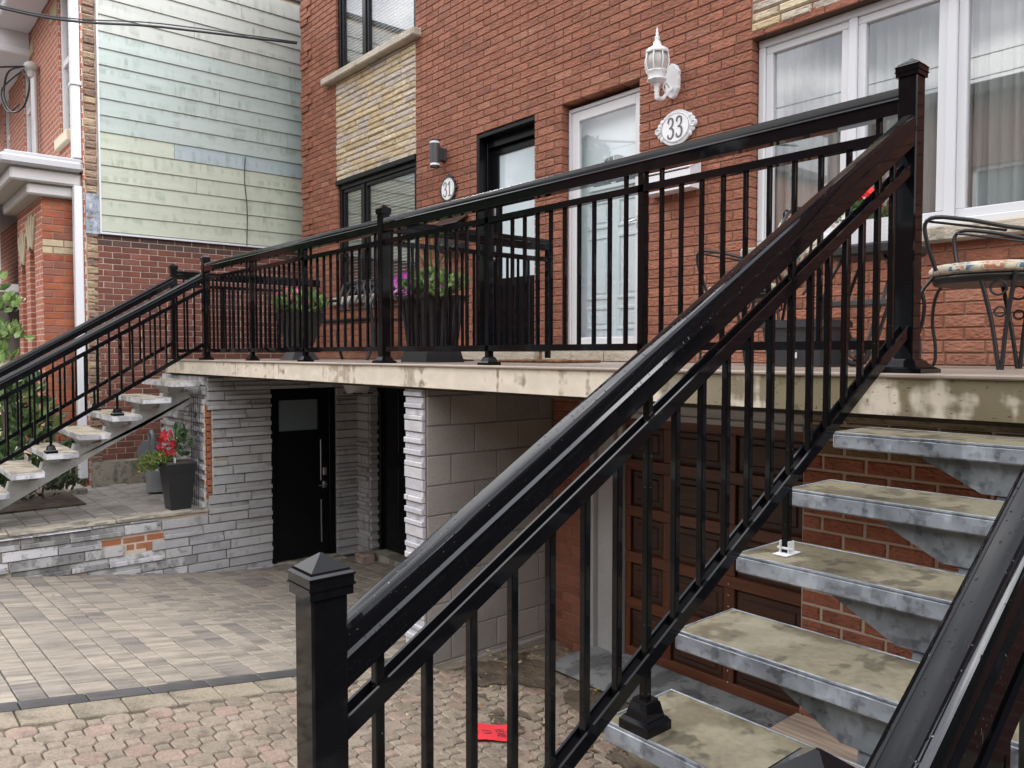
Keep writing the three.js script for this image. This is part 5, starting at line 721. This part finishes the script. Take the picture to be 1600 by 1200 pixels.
{ // dry leaves blown over the pavers
  const g = leafGeo(150, (i) => { const c = [[2.15, 1.18, .4, .14], [1.0, 1.15, .14, .3], [1.55, 1.8, .6, .35], [-.8, 2.6, 1.8, 1.3], [2.0, 2.2, .8, .7]][i % 9 > 4 ? i % 3 === 0 ? 3 : 4 : i % 3], x = c[0] + rr(-1, 1) * c[2], z = c[1] + rr(-1, 1) * c[3]; return { p: V(x, gy(x, z) + .012, z), tx: -.3 }; }, .038, [[.3, .2, .07], [.4, .3, .12], [.22, .12, .05], [.35, .33, .1], [.5, .42, .28]], .5, .55), P = g.attributes.position;
  for (let i = 0; i < P.count; i += 18) { let b = 0; for (let k = 0; k < 18; k++) b += P.getY(i + k) / 18; for (let k = 0; k < 18; k++) P.setY(i + k, b + (P.getY(i + k) - b) * .25 + .004); } g.computeVertexNormals();
  const m = part(scene, numbered('fallen_leaves'), g, new THREE.MeshStandardMaterial({ vertexColors: true, roughness: .85, side: THREE.DoubleSide })); m.userData = { label: 'scattered dry fallen leaves on the pavers', category: 'leaves', kind: 'stuff' }; }

// ------------------------------------------------------------------ across the street: what the windows and the glossy rails mirror
function facing(label, x0, x1, z, hgt, tint, front) {
  const h = thing('street_house', label, 'house', [(x0 + x1) / 2, .6, z]), holes = []; for (let x = x0 + 1; x < x1 - 1.6; x += 2.6) for (const y of [1.6, 4.6]) holes.push([x, x + 1.2, y, y + 1.8]);
  if (front) { part(h, 'wall', [slabHoles(x0, x1, -.2, hgt, holes, .3), box(x0, x1, -.2, hgt, -6, -.6)], std(TX.bond, .9, { color: C(...tint) })); for (const q of holes) { const w = part(h, 'window', [box(q[0], q[1], q[2], q[2] + .08, -.2, -.1), box(q[0], q[1], q[3] - .08, q[3], -.2, -.1), box(q[0], q[0] + .08, q[2], q[3], -.2, -.1), box(q[1] - .08, q[1], q[2], q[3], -.2, -.1)], whiteTrim); part(w, 'pane', box(q[0], q[1], q[2], q[3], -.24, -.22), frostDark); } part(h, 'roof', box(x0, x1, hgt, hgt + .2, -6, .3), charcoal); return settle(h); }
  const g = at(slabHoles(x0, x1, .5, hgt, holes, .3), 0, 0, 0); g.rotateY(Math.PI); g.translate(x0 + x1, 0, z); part(h, 'wall', [g, box(x0, x1, .5, hgt, z + .6, z + 6)], std(TX.bond, .9, { color: C(...tint) })); for (const q of holes) { const a = x0 + x1 - q[1], b = x0 + x1 - q[0], w = part(h, 'window', [box(a, b, q[2], q[2] + .08, z + .1, z + .2), box(a, b, q[3] - .08, q[3], z + .1, z + .2), box(a, a + .08, q[2], q[3], z + .1, z + .2), box(b - .08, b, q[2], q[3], z + .1, z + .2)], whiteTrim); part(w, 'pane', box(a, b, q[2], q[3], z + .22, z + .24), frostDark); }
  part(h, 'roof', [box(x0 - .3, x1 + .3, hgt, hgt + .25, z - .4, z + 6)], charcoal); return settle(h);
}
facing('dark flat roofed brick house across the street mirrored in the big white window', -5.5, 8, 15, 7.95, [.32, .34, .38]); facing('brick house across the street farther along, behind the street tree', -62, -9.5, 16, 8.2, [.5, .5, .5]); facing('brick house across the street to the right, opposite the stairs', 9, 24, 15.5, 7.2, [.5, .5, .5]);
facing('next brick house in the row, right of the white window house', 5.5, 17, .0, 7.6, [.36, .31, .31], true);
{ const t = thing('street_tree', 'leafy street tree across the road mirrored in the door glass', 'tree', [-13.8, .6, 13.4]), X = -13.8; part(t, 'trunk', [tube([[X, .5, 13.4], [X + .05, 2.4, 13.4], [X + .2, 4.2, 13.5], [X + .1, 7, 13.4]], .18, 16, 8), tube([[X + .05, 2.6, 13.4], [X + 1.2, 4.8, 13.2], [X + 1.8, 6.6, 13.3]], .08, 12, 6), tube([[X + .1, 3, 13.4], [X - 1.1, 5.2, 13.6], [X - 1.6, 7, 13.5]], .08, 12, 6)], M([.1, .08, .06], .9)); stuff(t, 'crown', leafGeo(9000, () => ({ p: inEl([[X, 6.4, 13.4], [X + 1.7, 6, 13.3], [X - 1.7, 6.4, 13.5], [X + .2, 8, 13.4], [X - 1, 7.8, 13.8]][pick(5)], [1.6, 1.3, 1.5], .3) }), .22, [[.05, .1, .02], [.07, .13, .03], [.04, .08, .02]], .2, .6), leafM); settle(t); for (const [x, s, w] of [[-25, 1.15, 'second street tree down the road, mirrored in the left railing'], [-38, 1.3, 'farthest street tree down the road, mirrored in the left railing']]) { const c = t.clone(); c.name = numbered('street_tree'); c.userData = { ...t.userData, label: 'leafy ' + w }; c.position.set(x, .6, 13.4 + s); c.scale.setScalar(s); c.rotation.y = s * 3; scene.add(c); } }
for (const [y, z, k] of [[6.85, 9.4, 'lower'], [7.2, 9.4, 'upper']]) solo('power_line', `${k} of two power lines strung along the street, mirrored in the window panes`, 'power line', tube([[-40, y + .6, z], [-12, y - .05, z], [0, y - .2, z], [14, y, z], [40, y + .6, z]], .009, 40, 5), cableM);
{ const t = thing('cedar_hedge', 'dense dark cedar hedge beyond the right stairs, mirrored in the glossy railings', 'hedge', [7.2, .4, 4]); part(t, 'shade_core', cbox(6.9, 7.7, .2, 2.5, .9, 9, .1), M([.012, .014, .008], 1)); stuff(t, 'foliage', leafGeo(9000, () => ({ p: (() => { const u = rnd(); return u < .6 ? V(6.86 + rr(-.12, .06), rr(.25, 2.6), rr(.8, 9.1)) : u < .85 ? V(rr(6.85, 7.75), 2.55 + rr(-.08, .12), rr(.8, 9.1)) : V(rr(6.85, 7.75), rr(.3, 2.6), rnd() < .5 ? .88 : 9.03); })() }), .13, [[.03, .055, .015], [.04, .075, .02], [.022, .04, .012]], .2, .45), leafM); settle(t); }  // solid core block, coloured near black for the shade inside the hedge
renderer.render(scene, camera);
